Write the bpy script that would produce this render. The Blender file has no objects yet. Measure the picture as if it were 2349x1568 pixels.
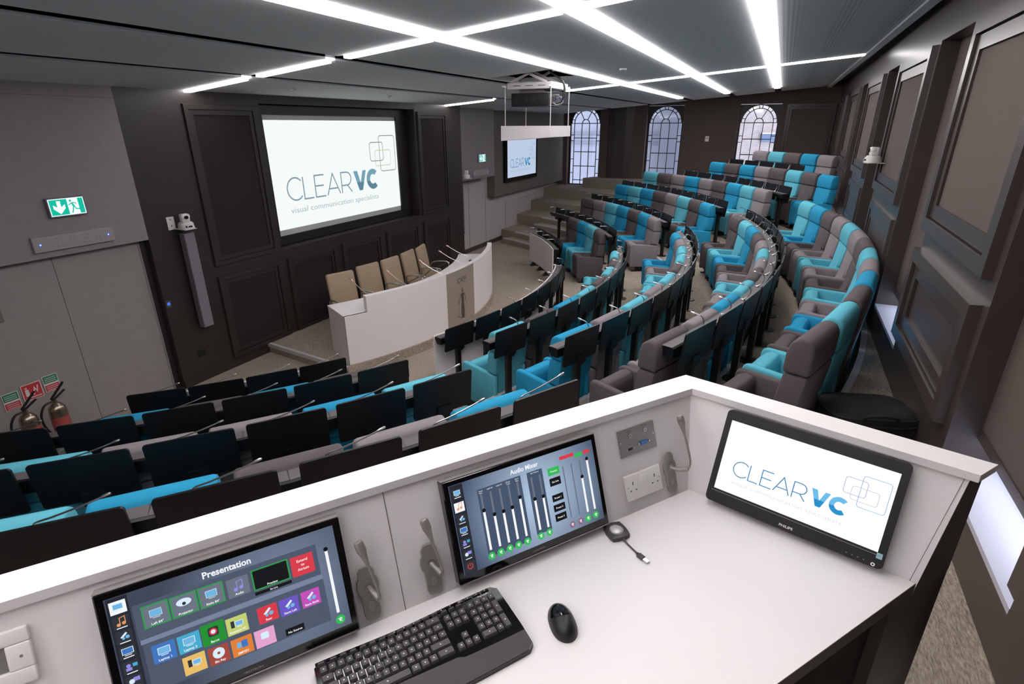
import bpy, bmesh, math, random
from mathutils import Matrix, Vector
random.seed(7)
C = bpy.context.scene.collection
S = bpy.context.scene
PI = math.pi
# ------------------------------------------------------------------ camera, world, exposure
HC = 3.4
cd = bpy.data.cameras.new('camera'); cam = bpy.data.objects.new('camera', cd); C.objects.link(cam)
cd.sensor_fit = 'HORIZONTAL'; cd.sensor_width = 36.0; cd.lens = 36.0*1247.67/2349.0
cd.clip_start = 0.05; cd.clip_end = 200
yaw, pitch, roll = 0.43630545, 0.37903607, -0.0028501
fw = Vector((math.cos(yaw)*math.cos(pitch), math.sin(yaw)*math.cos(pitch), -math.sin(pitch)))
rt = Vector((math.sin(yaw), -math.cos(yaw), 0)); up = rt.cross(fw)
r2 = rt*math.cos(roll)+up*math.sin(roll); u2 = -rt*math.sin(roll)+up*math.cos(roll)
m = Matrix.Identity(4)
for i in range(3): m[i][0] = r2[i]; m[i][1] = u2[i]; m[i][2] = -fw[i]; m[i][3] = (0, 0, HC)[i]
cam.matrix_world = m
S.camera = cam
W = bpy.data.worlds.new('daylight'); S.world = W; W.use_nodes = True
nt = W.node_tree; nt.nodes.clear()
wo = nt.nodes.new('ShaderNodeOutputWorld'); bgn = nt.nodes.new('ShaderNodeBackground')
tc = nt.nodes.new('ShaderNodeTexCoord'); sp = nt.nodes.new('ShaderNodeSeparateXYZ'); rp = nt.nodes.new('ShaderNodeValToRGB')
mp_ = nt.nodes.new('ShaderNodeMapRange'); mp_.inputs['From Min'].default_value = -1; mp_.inputs['From Max'].default_value = 1
# overcast sky, brighter on the sunny side behind the rear wall
nt.links.new(tc.outputs['Generated'], sp.inputs[0]); nt.links.new(sp.outputs['Y'], mp_.inputs['Value']); nt.links.new(mp_.outputs[0], rp.inputs[0])
rp.color_ramp.elements[0].color = (2.6, 2.75, 3.2, 1); rp.color_ramp.elements[1].color = (0.16, 0.17, 0.20, 1)
rp.color_ramp.elements[1].position = 0.35
nt.links.new(rp.outputs[0], bgn.inputs[0]); bgn.inputs[1].default_value = 5.0
nt.links.new(bgn.outputs[0], wo.inputs[0])
S.view_settings.view_transform = 'Standard'; S.view_settings.look = 'None'
S.view_settings.exposure = 0.0; S.view_settings.gamma = 1.0
S.view_settings.use_curve_mapping = False
S.cycles.max_bounces = 8; S.cycles.diffuse_bounces = 6; S.cycles.glossy_bounces = 3
S.cycles.transparent_max_bounces = 8; S.cycles.caustics_reflective = False; S.cycles.caustics_refractive = False
S.cycles.sample_clamp_indirect = 4.0
LED = 14.0          # strength of the ceiling strips

# ------------------------------------------------------------------ materials
def lin(c):
    f = lambda v: v/12.92 if v <= 0.04045 else ((v+0.055)/1.055)**2.4
    if isinstance(c, str): c = tuple(int(c[i:i+2], 16)/255 for i in (0, 2, 4))
    return tuple(f(v) for v in c)
MATS = {}
def mat(name, col, rough=0.5, metal=0.0, spec=0.5, emit=0.0, noise=0.0, nscale=200.0, bump=0.0, bscale=300.0, coat=0.0):
    if name in MATS: return MATS[name]
    M = bpy.data.materials.new(name); M.use_nodes = True; t = M.node_tree; b = t.nodes['Principled BSDF']
    c = lin(col) if isinstance(col, str) else col
    b.inputs['Base Color'].default_value = (*c, 1); b.inputs['Roughness'].default_value = rough
    b.inputs['Metallic'].default_value = metal; b.inputs['Specular IOR Level'].default_value = spec
    if coat: b.inputs['Coat Weight'].default_value = coat; b.inputs['Coat Roughness'].default_value = 0.08
    if emit: b.inputs['Emission Color'].default_value = (*c, 1); b.inputs['Emission Strength'].default_value = emit
    if noise or bump:
        g = t.nodes.new('ShaderNodeTexCoord')
    if noise:
        n = t.nodes.new('ShaderNodeTexNoise'); n.inputs['Scale'].default_value = nscale; n.inputs['Detail'].default_value = 3
        t.links.new(g.outputs['Object'], n.inputs['Vector'])
        r = t.nodes.new('ShaderNodeValToRGB'); r.color_ramp.elements[0].position = 0.3; r.color_ramp.elements[1].position = 0.7
        r.color_ramp.elements[0].color = (*[v*(1-noise) for v in c], 1); r.color_ramp.elements[1].color = (*[min(1, v*(1+noise)) for v in c], 1)
        t.links.new(n.outputs['Fac'], r.inputs[0]); t.links.new(r.outputs[0], b.inputs['Base Color'])
    if bump:
        n2 = t.nodes.new('ShaderNodeTexNoise'); n2.inputs['Scale'].default_value = bscale
        t.links.new(g.outputs['Object'], n2.inputs['Vector'])
        bp = t.nodes.new('ShaderNodeBump'); bp.inputs['Strength'].default_value = bump; bp.inputs['Distance'].default_value = 0.002
        t.links.new(n2.outputs['Fac'], bp.inputs['Height']); t.links.new(bp.outputs[0], b.inputs['Normal'])
    MATS[name] = M
    return M
def emat(name, col, k=1.0):
    """a lit screen colour under a thin glossy cover"""
    if name in MATS: return MATS[name]
    M = bpy.data.materials.new(name); M.use_nodes = True; b = M.node_tree.nodes['Principled BSDF']
    c = lin(col)
    b.inputs['Base Color'].default_value = (0.01, 0.01, 0.012, 1); b.inputs['Roughness'].default_value = 0.12
    b.inputs['Specular IOR Level'].default_value = 0.3
    b.inputs['Emission Color'].default_value = (*c, 1); b.inputs['Emission Strength'].default_value = k
    MATS[name] = M
    return M
def carpet(name, c0, c1, c2):
    M = bpy.data.materials.new(name); M.use_nodes = True; t = M.node_tree; b = t.nodes['Principled BSDF']
    b.inputs['Roughness'].default_value = 0.95; b.inputs['Specular IOR Level'].default_value = 0.1
    g = t.nodes.new('ShaderNodeTexCoord'); mp = t.nodes.new('ShaderNodeMapping'); mp.inputs['Scale'].default_value = (18, 75, 40)
    mp.inputs['Rotation'].default_value = (0, 0, 0.5)
    t.links.new(g.outputs['Object'], mp.inputs[0])
    n = t.nodes.new('ShaderNodeTexNoise'); n.inputs['Scale'].default_value = 1.6; n.inputs['Detail'].default_value = 8; n.inputs['Roughness'].default_value = 0.75
    t.links.new(mp.outputs[0], n.inputs['Vector'])
    r = t.nodes.new('ShaderNodeValToRGB'); e = r.color_ramp.elements
    e[0].position = 0.32; e[1].position = 0.7; e[0].color = (*lin(c0), 1); e[1].color = (*lin(c2), 1)
    k = e.new(0.5); k.color = (*lin(c1), 1)
    t.links.new(n.outputs['Fac'], r.inputs[0])
    n3 = t.nodes.new('ShaderNodeTexNoise'); n3.inputs['Scale'].default_value = 1.3; n3.inputs['Detail'].default_value = 2
    t.links.new(g.outputs['Object'], n3.inputs['Vector'])
    mx = t.nodes.new('ShaderNodeMixRGB'); mx.blend_type = 'MULTIPLY'; mx.inputs[0].default_value = 0.35
    t.links.new(r.outputs[0], mx.inputs[1]); t.links.new(n3.outputs['Fac'], mx.inputs[2]); t.links.new(mx.outputs[0], b.inputs['Base Color'])
    n2 = t.nodes.new('ShaderNodeTexNoise'); n2.inputs['Scale'].default_value = 260; t.links.new(g.outputs['Object'], n2.inputs['Vector'])
    bp = t.nodes.new('ShaderNodeBump'); bp.inputs['Strength'].default_value = 0.5; bp.inputs['Distance'].default_value = 0.004
    t.links.new(n2.outputs['Fac'], bp.inputs['Height']); t.links.new(bp.outputs[0], b.inputs['Normal'])
    MATS[name] = M
    return M
CARPET = carpet('carpet', '6a6058', 'a89b8d', 'd2c5b6')
BROWN = mat('brown_panel', '423936', 0.30, spec=0.5, noise=0.06, nscale=6)
BROWN_FAB = mat('brown_fabric_panel', '5a504b', 0.85, spec=0.2, noise=0.10, nscale=420)
DARK = mat('dark_panel', '302a28', 0.42, spec=0.4, noise=0.05, nscale=5)
DARK2 = mat('dark_panel_fabric', '2b2624', 0.8, spec=0.2, noise=0.1, nscale=400)
GREYW = mat('grey_wall', '868083', 0.7, spec=0.25, noise=0.03, nscale=9)
GREYD = mat('grey_door', '8f8887', 0.6, spec=0.3, noise=0.03, nscale=7)
WHITEW = mat('white_wall_panel', 'b5adad', 0.55, spec=0.3)
TAUPE = mat('taupe_wall', '6b6661', 0.7, spec=0.25, noise=0.04, nscale=8)
CEIL = mat('ceiling_board', 'd0d2d4', 0.8, spec=0.2, noise=0.02, nscale=12)
CEILP = mat('ceiling_board_perforated', 'c8cacd', 0.85, spec=0.2)
CEILG = mat('ceiling_groove', 'c4c6c8', 0.8, spec=0.2)
WHITE = mat('white_laminate', 'ebe6e6', 0.38, spec=0.4)
WHITED = mat('white_desk', 'e6dede', 0.4, spec=0.4)
JOINT = mat('joint_shadow_gap', '6a6262', 0.8)
BLACK = mat('black_laminate', '0d0d10', 0.38, spec=0.4)
BLACKM = mat('black_metal', '0b0b0c', 0.32, spec=0.5)
RAILSHEEN = mat('rail_top_sheen', '5d5859', 0.6, spec=0.3)  # rail is black; ceiling light reflected off its top is put into this grey
CHROME = mat('chrome', 'c8c8c8', 0.28, metal=1.0)
STEEL = mat('brushed_steel', '8f8a88', 0.38, metal=0.5, noise=0.05, nscale=60)
SILVER = mat('silver_plastic', 'a19b9b', 0.4, metal=0.35)
NICKEL = mat('satin_nickel', '8f8987', 0.38, metal=0.35)
WPLAST = mat('white_plastic', 'e9e5e3', 0.35, spec=0.5)
PTZW = mat('camera_white', 'd9d3d2', 0.45)
NOSE = mat('aluminium_nosing', 'c9c4c4', 0.45, metal=0.2)
TANF = mat('tan_leather', 'a08a73', 0.55, bump=0.2, bscale=150)
TANP = mat('bronze_panel', 'a3968a', 0.42, metal=0.25, noise=0.05, nscale=90)
ENGR = mat('engraving', '4c4540', 0.6)
BLACKP = mat('black_plastic', '121113', 0.45)
BLACKG = mat('black_gloss', '050506', 0.08, spec=0.6)
KEYM = mat('key_plastic', '4a4748', 0.5)
PALM = mat('palm_rest', '3f3a3c', 0.6, bump=0.3, bscale=500)
DKEDGE = mat('dark_laminate_edge', '574d4b', 0.4, spec=0.4)
DKSIDE = mat('dark_laminate_side', '453c3b', 0.35, spec=0.45)
BAGM = mat('black_nylon', '161415', 0.75, bump=0.5, bscale=120)
RED = mat('sign_red', 'b8333a', 0.5)
GREEN = mat('sign_green', '2f7a5a', 0.5)
SIGNW = mat('sign_white', 'd8d0cc', 0.5)
BRASS = mat('tarnished_steel', '9a8a7a', 0.25, metal=0.9)
FAB = {'bright blue': mat('bright_blue_fabric', '2a8fb5', 0.9, spec=0.15, noise=0.10, nscale=500, bump=0.35, bscale=700),
       'light blue': mat('light_blue_fabric', '5dafc0', 0.9, spec=0.15, noise=0.10, nscale=500, bump=0.35, bscale=700),
       'dark grey': mat('dark_grey_fabric', '5c5455', 0.9, spec=0.15, noise=0.12, nscale=500, bump=0.35, bscale=700),
       'light grey': mat('light_grey_fabric', '857d81', 0.9, spec=0.15, noise=0.12, nscale=500, bump=0.35, bscale=700)}
def glass():
    M = bpy.data.materials.new('window_glass'); M.use_nodes = True; t = M.node_tree; t.nodes.clear()
    o = t.nodes.new('ShaderNodeOutputMaterial'); a = t.nodes.new('ShaderNodeBsdfTransparent'); g = t.nodes.new('ShaderNodeBsdfGlossy'); mx = t.nodes.new('ShaderNodeMixShader')
    a.inputs[0].default_value = (0.9, 0.92, 0.95, 1); g.inputs['Roughness'].default_value = 0.05; mx.inputs[0].default_value = 0.06
    t.links.new(a.outputs[0], mx.inputs[1]); t.links.new(g.outputs[0], mx.inputs[2]); t.links.new(mx.outputs[0], o.inputs[0])
    return M
GLASS = glass()
def brick():
    M = bpy.data.materials.new('pale_brick'); M.use_nodes = True; t = M.node_tree; b = t.nodes['Principled BSDF']
    g = t.nodes.new('ShaderNodeTexCoord'); mp = t.nodes.new('ShaderNodeMapping'); mp.inputs['Rotation'].default_value = (PI/2, 0, PI/2)
    br = t.nodes.new('ShaderNodeTexBrick'); br.inputs['Scale'].default_value = 5
    br.inputs['Color1'].default_value = (*lin('b7a9a5'), 1); br.inputs['Color2'].default_value = (*lin('a29690'), 1); br.inputs['Mortar'].default_value = (*lin('d0c8c6'), 1)
    sx = t.nodes.new('ShaderNodeSeparateXYZ'); cx = t.nodes.new('ShaderNodeCombineXYZ')
    t.links.new(g.outputs['Object'], sx.inputs[0]); t.links.new(sx.outputs['Y'], cx.inputs['X']); t.links.new(sx.outputs['Z'], cx.inputs['Y'])
    t.links.new(cx.outputs[0], br.inputs['Vector']); t.links.new(br.outputs['Color'], b.inputs['Base Color']); b.inputs['Roughness'].default_value = 0.9
    return M
BRICK = brick()
def ledmat():
    M = bpy.data.materials.new('led_diffuser'); M.use_nodes = True; b = M.node_tree.nodes['Principled BSDF']
    b.inputs['Base Color'].default_value = (0.9, 0.9, 0.9, 1); b.inputs['Emission Color'].default_value = (1.0, 0.965, 0.97, 1); b.inputs['Emission Strength'].default_value = LED
    return M
LEDM = ledmat()
# perforation dots on the rear ceiling board
def perf():
    t = CEILP.node_tree; b = t.nodes['Principled BSDF']; g = t.nodes.new('ShaderNodeTexCoord')
    v = t.nodes.new('ShaderNodeTexVoronoi'); v.inputs['Scale'].default_value = 24; v.inputs['Randomness'].default_value = 0.0
    t.links.new(g.outputs['Object'], v.inputs['Vector'])
    r = t.nodes.new('ShaderNodeValToRGB'); r.color_ramp.elements[0].position = 0.2; r.color_ramp.elements[1].position = 0.3
    r.color_ramp.elements[0].color = (*lin('8f9194'), 1); r.color_ramp.elements[1].color = (*lin('ccced1'), 1)
    t.links.new(v.outputs['Distance'], r.inputs[0]); t.links.new(r.outputs[0], b.inputs['Base Color'])
perf()

# ------------------------------------------------------------------ mesh builder
I4 = Matrix.Identity(4)
def T(x, y, z): return Matrix.Translation((x, y, z))
def RZ(a): return Matrix.Rotation(a, 4, 'Z')
def RX(a): return Matrix.Rotation(a, 4, 'X')
def RY(a): return Matrix.Rotation(a, 4, 'Y')
def frame3(o, x, y, z):
    r = Matrix.Identity(4)
    for i in range(3): r[i][0] = x[i]; r[i][1] = y[i]; r[i][2] = z[i]; r[i][3] = o[i]
    return r
class MB:
    def __init__(s): s.v = []; s.f = []; s.mi = []; s.mats = []
    def _m(s, m_):
        if m_ not in s.mats: s.mats.append(m_)
        return s.mats.index(m_)
    def add(s, vs, fs, m_, M=None):
        o = len(s.v); k = s._m(m_)
        for p in vs: s.v.append(tuple((M @ Vector(p)) if M is not None else p))
        for f in fs: s.f.append([i+o for i in f]); s.mi.append(k)
        return s
    def hexa(s, p, m_, M=None):   # p: 4 bottom (ccw) + 4 top
        return s.add(p, [(3, 2, 1, 0), (4, 5, 6, 7), (0, 1, 5, 4), (1, 2, 6, 5), (2, 3, 7, 6), (3, 0, 4, 7)], m_, M)
    def box(s, x0, x1, y0, y1, z0, z1, m_, M=None):
        return s.hexa([(x0, y0, z0), (x1, y0, z0), (x1, y1, z0), (x0, y1, z0), (x0, y0, z1), (x1, y0, z1), (x1, y1, z1), (x0, y1, z1)], m_, M)
    def quad(s, a, b, c, d, m_, M=None): return s.add([a, b, c, d], [(0, 1, 2, 3)], m_, M)
    def rbox(s, x0, x1, y0, y1, z0, z1, r, m_, M=None, seg=3):
        bm = bmesh.new(); bmesh.ops.create_cube(bm, size=1.0)
        for v in bm.verts: v.co = ((x0+x1)/2+v.co.x*(x1-x0), (y0+y1)/2+v.co.y*(y1-y0), (z0+z1)/2+v.co.z*(z1-z0))
        r = min(r, 0.49*min(x1-x0, y1-y0, z1-z0))
        bmesh.ops.bevel(bm, geom=bm.edges[:], offset=r, segments=seg, affect='EDGES', profile=0.5)
        return s.bm(bm, m_, M)
    def bm(s, bm, m_, M=None):
        bm.verts.index_update()
        s.add([tuple(v.co) for v in bm.verts], [[v.index for v in f.verts] for f in bm.faces], m_, M); bm.free(); return s
    def prism(s, pts, a, b, axis, m_, M=None, bevel=0.0, seg=2):
        """closed outline pts (u,v) swept from a to b along axis: x -> (t,u,v), y -> (u,t,v), z -> (u,v,t)"""
        f = {'x': lambda u, v, t: (t, u, v), 'y': lambda u, v, t: (u, t, v), 'z': lambda u, v, t: (u, v, t)}[axis]
        bm = bmesh.new(); A = [bm.verts.new(f(u, v, a)) for u, v in pts]; B = [bm.verts.new(f(u, v, b)) for u, v in pts]
        n = len(pts); bm.faces.new(A[::-1]); bm.faces.new(B)
        for i in range(n): bm.faces.new((A[i], A[(i+1) % n], B[(i+1) % n], B[i]))
        bmesh.ops.recalc_face_normals(bm, faces=bm.faces[:])
        if bevel: bmesh.ops.bevel(bm, geom=bm.edges[:], offset=bevel, segments=seg, affect='EDGES', profile=0.5)
        return s.bm(bm, m_, M)
    def tube(s, path, r, m_, M=None, n=8, cap=True):
        P = [Vector(p) for p in path]; rs = r if isinstance(r, (list, tuple)) else [r]*len(P)
        vs = []; fs = []; prev = None
        for i, p in enumerate(P):
            d = (P[min(i+1, len(P)-1)]-P[max(i-1, 0)]).normalized()
            if prev is None:
                a = Vector((0, 0, 1)) if abs(d.z) < 0.9 else Vector((1, 0, 0)); x = d.cross(a).normalized()
            else: x = (prev-d*prev.dot(d)).normalized()
            prev = x; y = d.cross(x)
            for k in range(n):
                t = 2*PI*k/n; vs.append(tuple(p+(x*math.cos(t)+y*math.sin(t))*rs[i]))
        for i in range(len(P)-1):
            for k in range(n): fs.append((i*n+k, i*n+(k+1) % n, (i+1)*n+(k+1) % n, (i+1)*n+k))
        if cap: fs.append(tuple(range(n))[::-1]); fs.append(tuple(range((len(P)-1)*n, len(P)*n)))
        return s.add(vs, fs, m_, M)
    def lathe(s, prof, m_, M=None, n=20):
        vs = []; fs = []
        for r, z in prof:
            for k in range(n): vs.append((r*math.cos(2*PI*k/n), r*math.sin(2*PI*k/n), z))
        for i in range(len(prof)-1):
            for k in range(n): fs.append((i*n+k, i*n+(k+1) % n, (i+1)*n+(k+1) % n, (i+1)*n+k))
        fs.append(tuple(range(n))[::-1]); fs.append(tuple(range((len(prof)-1)*n, len(prof)*n)))
        return s.add(vs, fs, m_, M)
    def arc(s, cx, cy, R0, R1, a0, a1, z0, z1, m_, n=24):
        """curved slab; angle in degrees from -Y, positive towards +X"""
        vs = []; fs = []
        for i in range(n+1):
            a = math.radians(a0+(a1-a0)*i/n); sn, cs = math.sin(a), math.cos(a)
            for R, z in ((R0, z0), (R1, z0), (R1, z1), (R0, z1)): vs.append((cx+R*sn, cy-R*cs, z))
        for i in range(n):
            for k in range(4): fs.append((i*4+k, (i+1)*4+k, (i+1)*4+(k+1) % 4, i*4+(k+1) % 4))
        fs.append((0, 1, 2, 3)); fs.append((n*4+3, n*4+2, n*4+1, n*4))
        return s.add(vs, fs, m_)
    def disc(s, cx, cy, z, r, m_, M=None, n=20): return s.add([(cx+r*math.cos(2*PI*k/n), cy+r*math.sin(2*PI*k/n), z) for k in range(n)], [tuple(range(n))], m_, M)
    def rrect(s, x0, y0, x1, y1, z, r, m_, M=None, n=4):
        p = []
        for cx, cy, t0 in ((x1-r, y1-r, 0), (x0+r, y1-r, 90), (x0+r, y0+r, 180), (x1-r, y0+r, 270)):
            for k in range(n+1):
                t = math.radians(t0+90*k/n); p.append((cx+r*math.cos(t), cy+r*math.sin(t), z))
        return s.add(p, [tuple(range(len(p)))], m_, M)
    def ribbon(s, pts, w, z, m_, M=None, closed=False):
        P = [Vector((x, y)) for x, y in pts]; n = len(P); L = []; Rr = []
        for i in range(n):
            a = P[i-1] if (i or closed) else P[i]; b = P[(i+1) % n] if (i < n-1 or closed) else P[i]
            d1 = (P[i]-a).normalized() if (P[i]-a).length > 1e-9 else (b-P[i]).normalized()
            d2 = (b-P[i]).normalized() if (b-P[i]).length > 1e-9 else d1
            t = (d1+d2); t = t.normalized() if t.length > 1e-6 else d1
            nn = Vector((-t.y, t.x)); k = max(0.4, nn.dot(Vector((-d1.y, d1.x))))
            L.append(P[i]+nn*w/2/k); Rr.append(P[i]-nn*w/2/k)
        vs = [(q.x, q.y, z) for q in L]+[(q.x, q.y, z) for q in Rr]; fs = []
        for i in range(n if closed else n-1): j = (i+1) % n; fs.append((n+i, n+j, j, i))
        return s.add(vs, fs, m_, M)
    def text(s, txt, x, y, z, size, m_, M=None, align='LEFT', width=None, shear=0.0, bold=0.0):
        cu = bpy.data.curves.new('t', 'FONT'); cu.body = txt; cu.size = size; cu.align_x = align; cu.shear = shear; cu.offset = bold; cu.resolution_u = 3
        ob = bpy.data.objects.new('t', cu); C.objects.link(ob)
        bpy.context.view_layer.update()
        me = bpy.data.meshes.new_from_object(ob.evaluated_get(bpy.context.evaluated_depsgraph_get()))
        vs = [v.co.copy() for v in me.vertices]; fs = [list(p.vertices) for p in me.polygons]
        bpy.data.objects.remove(ob); bpy.data.curves.remove(cu); bpy.data.meshes.remove(me)
        if not vs: return s
        if width:
            w0 = max(v.x for v in vs)-min(v.x for v in vs); k = width/w0
            for v in vs: v.x *= k
        s.add([(v.x+x, v.y+y, z) for v in vs], fs, m_, M); return s
    def build(s, name, parent=None, smooth=True, ang=35, mesh_only=False):
        me = bpy.data.meshes.new(name); me.from_pydata(s.v, [], s.f)
        for m_ in s.mats: me.materials.append(m_)
        me.polygons.foreach_set('material_index', s.mi)
        b = bmesh.new(); b.from_mesh(me); bmesh.ops.recalc_face_normals(b, faces=b.faces[:]) if getattr(s, 'fix', True) else None; b.to_mesh(me); b.free()
        if smooth:
            me.polygons.foreach_set('use_smooth', [True]*len(me.polygons)); me.set_sharp_from_angle(angle=math.radians(ang))
        me.update()
        o = bpy.data.objects.new(name, me); C.objects.link(o)
        if parent: o.parent = parent
        return o
def tag(o, label, cat, group=None):
    o['label'] = label; o['category'] = cat
    if group: o['group'] = group
    return o
def thing(name, label, cat, M=I4, group=None):
    o = bpy.data.objects.new(name, None); o.empty_display_size = 0.1; C.objects.link(o); o.matrix_world = M
    return tag(o, label, cat, group)
def struct(o): o['kind'] = 'structure'; return o
def clone(root, M):
    r = root.copy(); C.objects.link(r); r.matrix_world = M
    for ch in list(root.children):
        c = ch.copy(); C.objects.link(c); c.parent = r
        for g in list(ch.children):
            d = g.copy(); C.objects.link(d); d.parent = c
    return r

# ------------------------------------------------------------------ floor and tiers (curved around CX, CY)
CX, CY = 8.0, 10.4
FL = [0.0, 0.317, 0.634, 0.95, 1.27, 1.58]           # floor level of each row
RP = [7.16, 8.32, 9.48, 10.62, 11.77, 12.9]          # desk posts
RH = [8.16, 9.31, 10.45, 11.555, 12.7, 13.6]          # chair headrests
RN = [None, 8.15, 9.31, 10.45, 11.6, 12.73]          # step edges
def pol(R, a, z=0.0): a = math.radians(a); return Vector((CX+R*math.sin(a), CY-R*math.cos(a), z))
XB0, XB1, YB0, YB1 = -3.3, 20.8, -1.75, 7.9
def bdist(a):
    a = math.radians(a); sx, sy = math.sin(a), -math.cos(a); t = 1e9
    if sx > 1e-9: t = min(t, (XB1-CX)/sx)
    if sx < -1e-9: t = min(t, (XB0-CX)/sx)
    if sy > 1e-9: t = min(t, (YB1-CY)/sy)
    if sy < -1e-9: t = min(t, (YB0-CY)/sy)
    return t
b = MB(); b.box(XB0, XB1, YB0, YB1, -0.12, 0.0, CARPET)
for k in range(1, 6):
    a0, a1 = (-78, 78) if k < 5 else (14, 72)
    vs = []; fs = []; n = 0; z = FL[k]; zb = FL[k-1]-0.02
    for i in range(0, 241):
        a = a0+(a1-a0)*i/240; R1 = bdist(a)
        if R1 < RN[k]+0.03: continue
        for R, zz in ((RN[k], zb), (R1, zb), (R1, z), (RN[k], z)): q = pol(R, a, zz); vs.append(tuple(q))
        n += 1
    for i in range(n-1):
        for j in range(4): fs.append((i*4+j, (i+1)*4+j, (i+1)*4+(j+1) % 4, i*4+(j+1) % 4))
    fs.append((0, 1, 2, 3)); fs.append(((n-1)*4+3, (n-1)*4+2, (n-1)*4+1, (n-1)*4))
    b.add(vs, fs, CARPET)
for k, aisles in ((1, ((-27.4, -20.9), (19.6, 25.6), (55.5, 67))), (2, ((-27.4, -21.4), (20.4, 25.6), (55.5, 66))), (3, ((-27, -21.8), (20.4, 25.8), (55.5, 63))), (4, ((18, 28), (53, 60)))):
    for a0, a1 in aisles: b.arc(CX, CY, RN[k]-0.36, RN[k]+0.01, a0, a1, FL[k-1]-0.01, FL[k-1]+0.158, CARPET, 8)
struct(b.build('floor', ang=30))
b = MB()
for k in range(1, 6):
    a0, a1 = ((-62, 66), (-58, 66), (-54, 62), (-50, 60), (14, 56))[k-1]
    b.arc(CX, CY, RN[k]-0.006, RN[k]+0.05, a0, a1, FL[k]-0.03, FL[k]+0.006, NOSE, 64)
for k, aisles in ((1, ((-27.4, -20.9), (19.6, 25.6), (55.5, 67))), (2, ((-27.4, -21.4), (20.4, 25.6), (55.5, 66))), (3, ((-27, -21.8), (20.4, 25.8), (55.5, 63)))):
    for a0, a1 in aisles: b.arc(CX, CY, RN[k]-0.366, RN[k]-0.315, a0, a1, FL[k-1]+0.13, FL[k-1]+0.164, NOSE, 8)
struct(b.build('trim_1', ang=30))
# low stage under the speakers' desk
DX, DY, DR = 7.87, 9.48, 4.85
def dp(R, a): a = math.radians(a); return (DX+R*math.sin(a), DY-R*math.cos(a))
pts = [(5.72, 7.02)]+[(5.5, 5.18)]+[dp(DR+0.02, -27.6+55*i/20) for i in range(21)]+[(10.55, 7.02)]
b = MB(); b.prism(pts, 0.0, 0.15, 'z', CARPET); struct(b.build('floor_stage'))
b = MB(); b.hexa([(5.70, 7.0, 0.10), (5.48, 5.2, 0.10), (5.53, 5.2, 0.10), (5.75, 7.0, 0.10), (5.70, 7.0, 0.158), (5.48, 5.2, 0.158), (5.53, 5.2, 0.158), (5.75, 7.0, 0.158)], NOSE)
struct(b.build('trim_2'))

# ------------------------------------------------------------------ front wall
YF = 7.0
b = MB()
ZT = 4.1
b.box(4.25, 6.28, YF, YF+0.3, 0, ZT, DARK); b.box(10.23, 12.14, YF, YF+0.3, 0, ZT, DARK)
b.box(6.28, 10.23, YF, YF+0.3, 0, 1.56, DARK); b.box(6.28, 10.23, YF, YF+0.3, 3.71, ZT, DARK)
b.box(6.28, 10.23, YF+0.24, YF+0.3, 1.56, 3.71, DARK)
struct(b.build('wall_front', smooth=False))
def moulding(b, x0, x1, z0, z1, m_, w=0.06, d=0.03, y=YF, steps=2):
    """raised picture-frame moulding on a wall facing -Y"""
    for s_ in range(steps):
        o = s_*w*0.55; dd = d*(1-0.45*s_); ww = w*0.5
        X0, X1, Z0, Z1 = x0+o, x1-o, z0+o, z1-o
        for a in (((X0, Z0), (X1, Z0), (X1-ww, Z0+ww), (X0+ww, Z0+ww)), ((X1, Z0), (X1, Z1), (X1-ww, Z1-ww), (X1-ww, Z0+ww)),
                  ((X1, Z1), (X0, Z1), (X0+ww, Z1-ww), (X1-ww, Z1-ww)), ((X0, Z1), (X0, Z0), (X0+ww, Z0+ww), (X0+ww, Z1-ww))):
            b.hexa([(p[0], y+0.004, p[1]) for p in a]+[(p[0]+(0.006 if p[0] < (x0+x1)/2 else -0.006), y-dd, p[1]+(0.006 if p[1] < (z0+z1)/2 else -0.006)) for p in a], m_)
b = MB()
for x0, x1, z0, z1 in ((5.06, 6.2, 1.55, 3.67), (5.06, 6.2, 0.15, 1.40), (6.35, 7.48, 0.16, 1.40), (7.64, 8.80, 0.16, 1.40), (8.96, 10.11, 0.16, 1.40), (10.31, 11.46, 0.16, 1.40), (10.31, 11.46, 1.55, 3.67)):
    moulding(b, x0, x1, z0, z1, DARK, w=0.12, d=0.035)
    b.box(x0+0.11, x1-0.11, YF-0.004, YF+0.01, z0+0.11, z1-0.11, DARK2)
struct(b.build('trim_3', smooth=False))
b = MB(); b.box(4.25, 12.14, YF-0.012, YF+0.01, 0, 0.10, DARK); struct(b.build('baseboard_front', smooth=False))
# grey door bay on the left: bulkhead above a flush door
b = MB(); b.box(XB0, 4.25, YF, YF+0.6, 2.08, ZT, GREYW); b.box(XB0, 4.25, YF-0.004, YF, 3.70, 3.705, JOINT)
b.box(4.19, 4.25, YF+0.1, YF+0.3, 0, 2.08, DARK)
struct(b.build('wall_front_left', smooth=False))
b = MB(); b.box(XB0, 3.22, YF+0.12, YF+0.2, 0, 2.08, GREYD); b.box(3.226, 4.165, YF+0.12, YF+0.2, 0, 2.08, GREYD); b.box(4.165, 4.19, YF+0.115, YF+0.2, 0, 2.08, GREYW)
struct(b.build('door_1', smooth=False))
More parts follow.
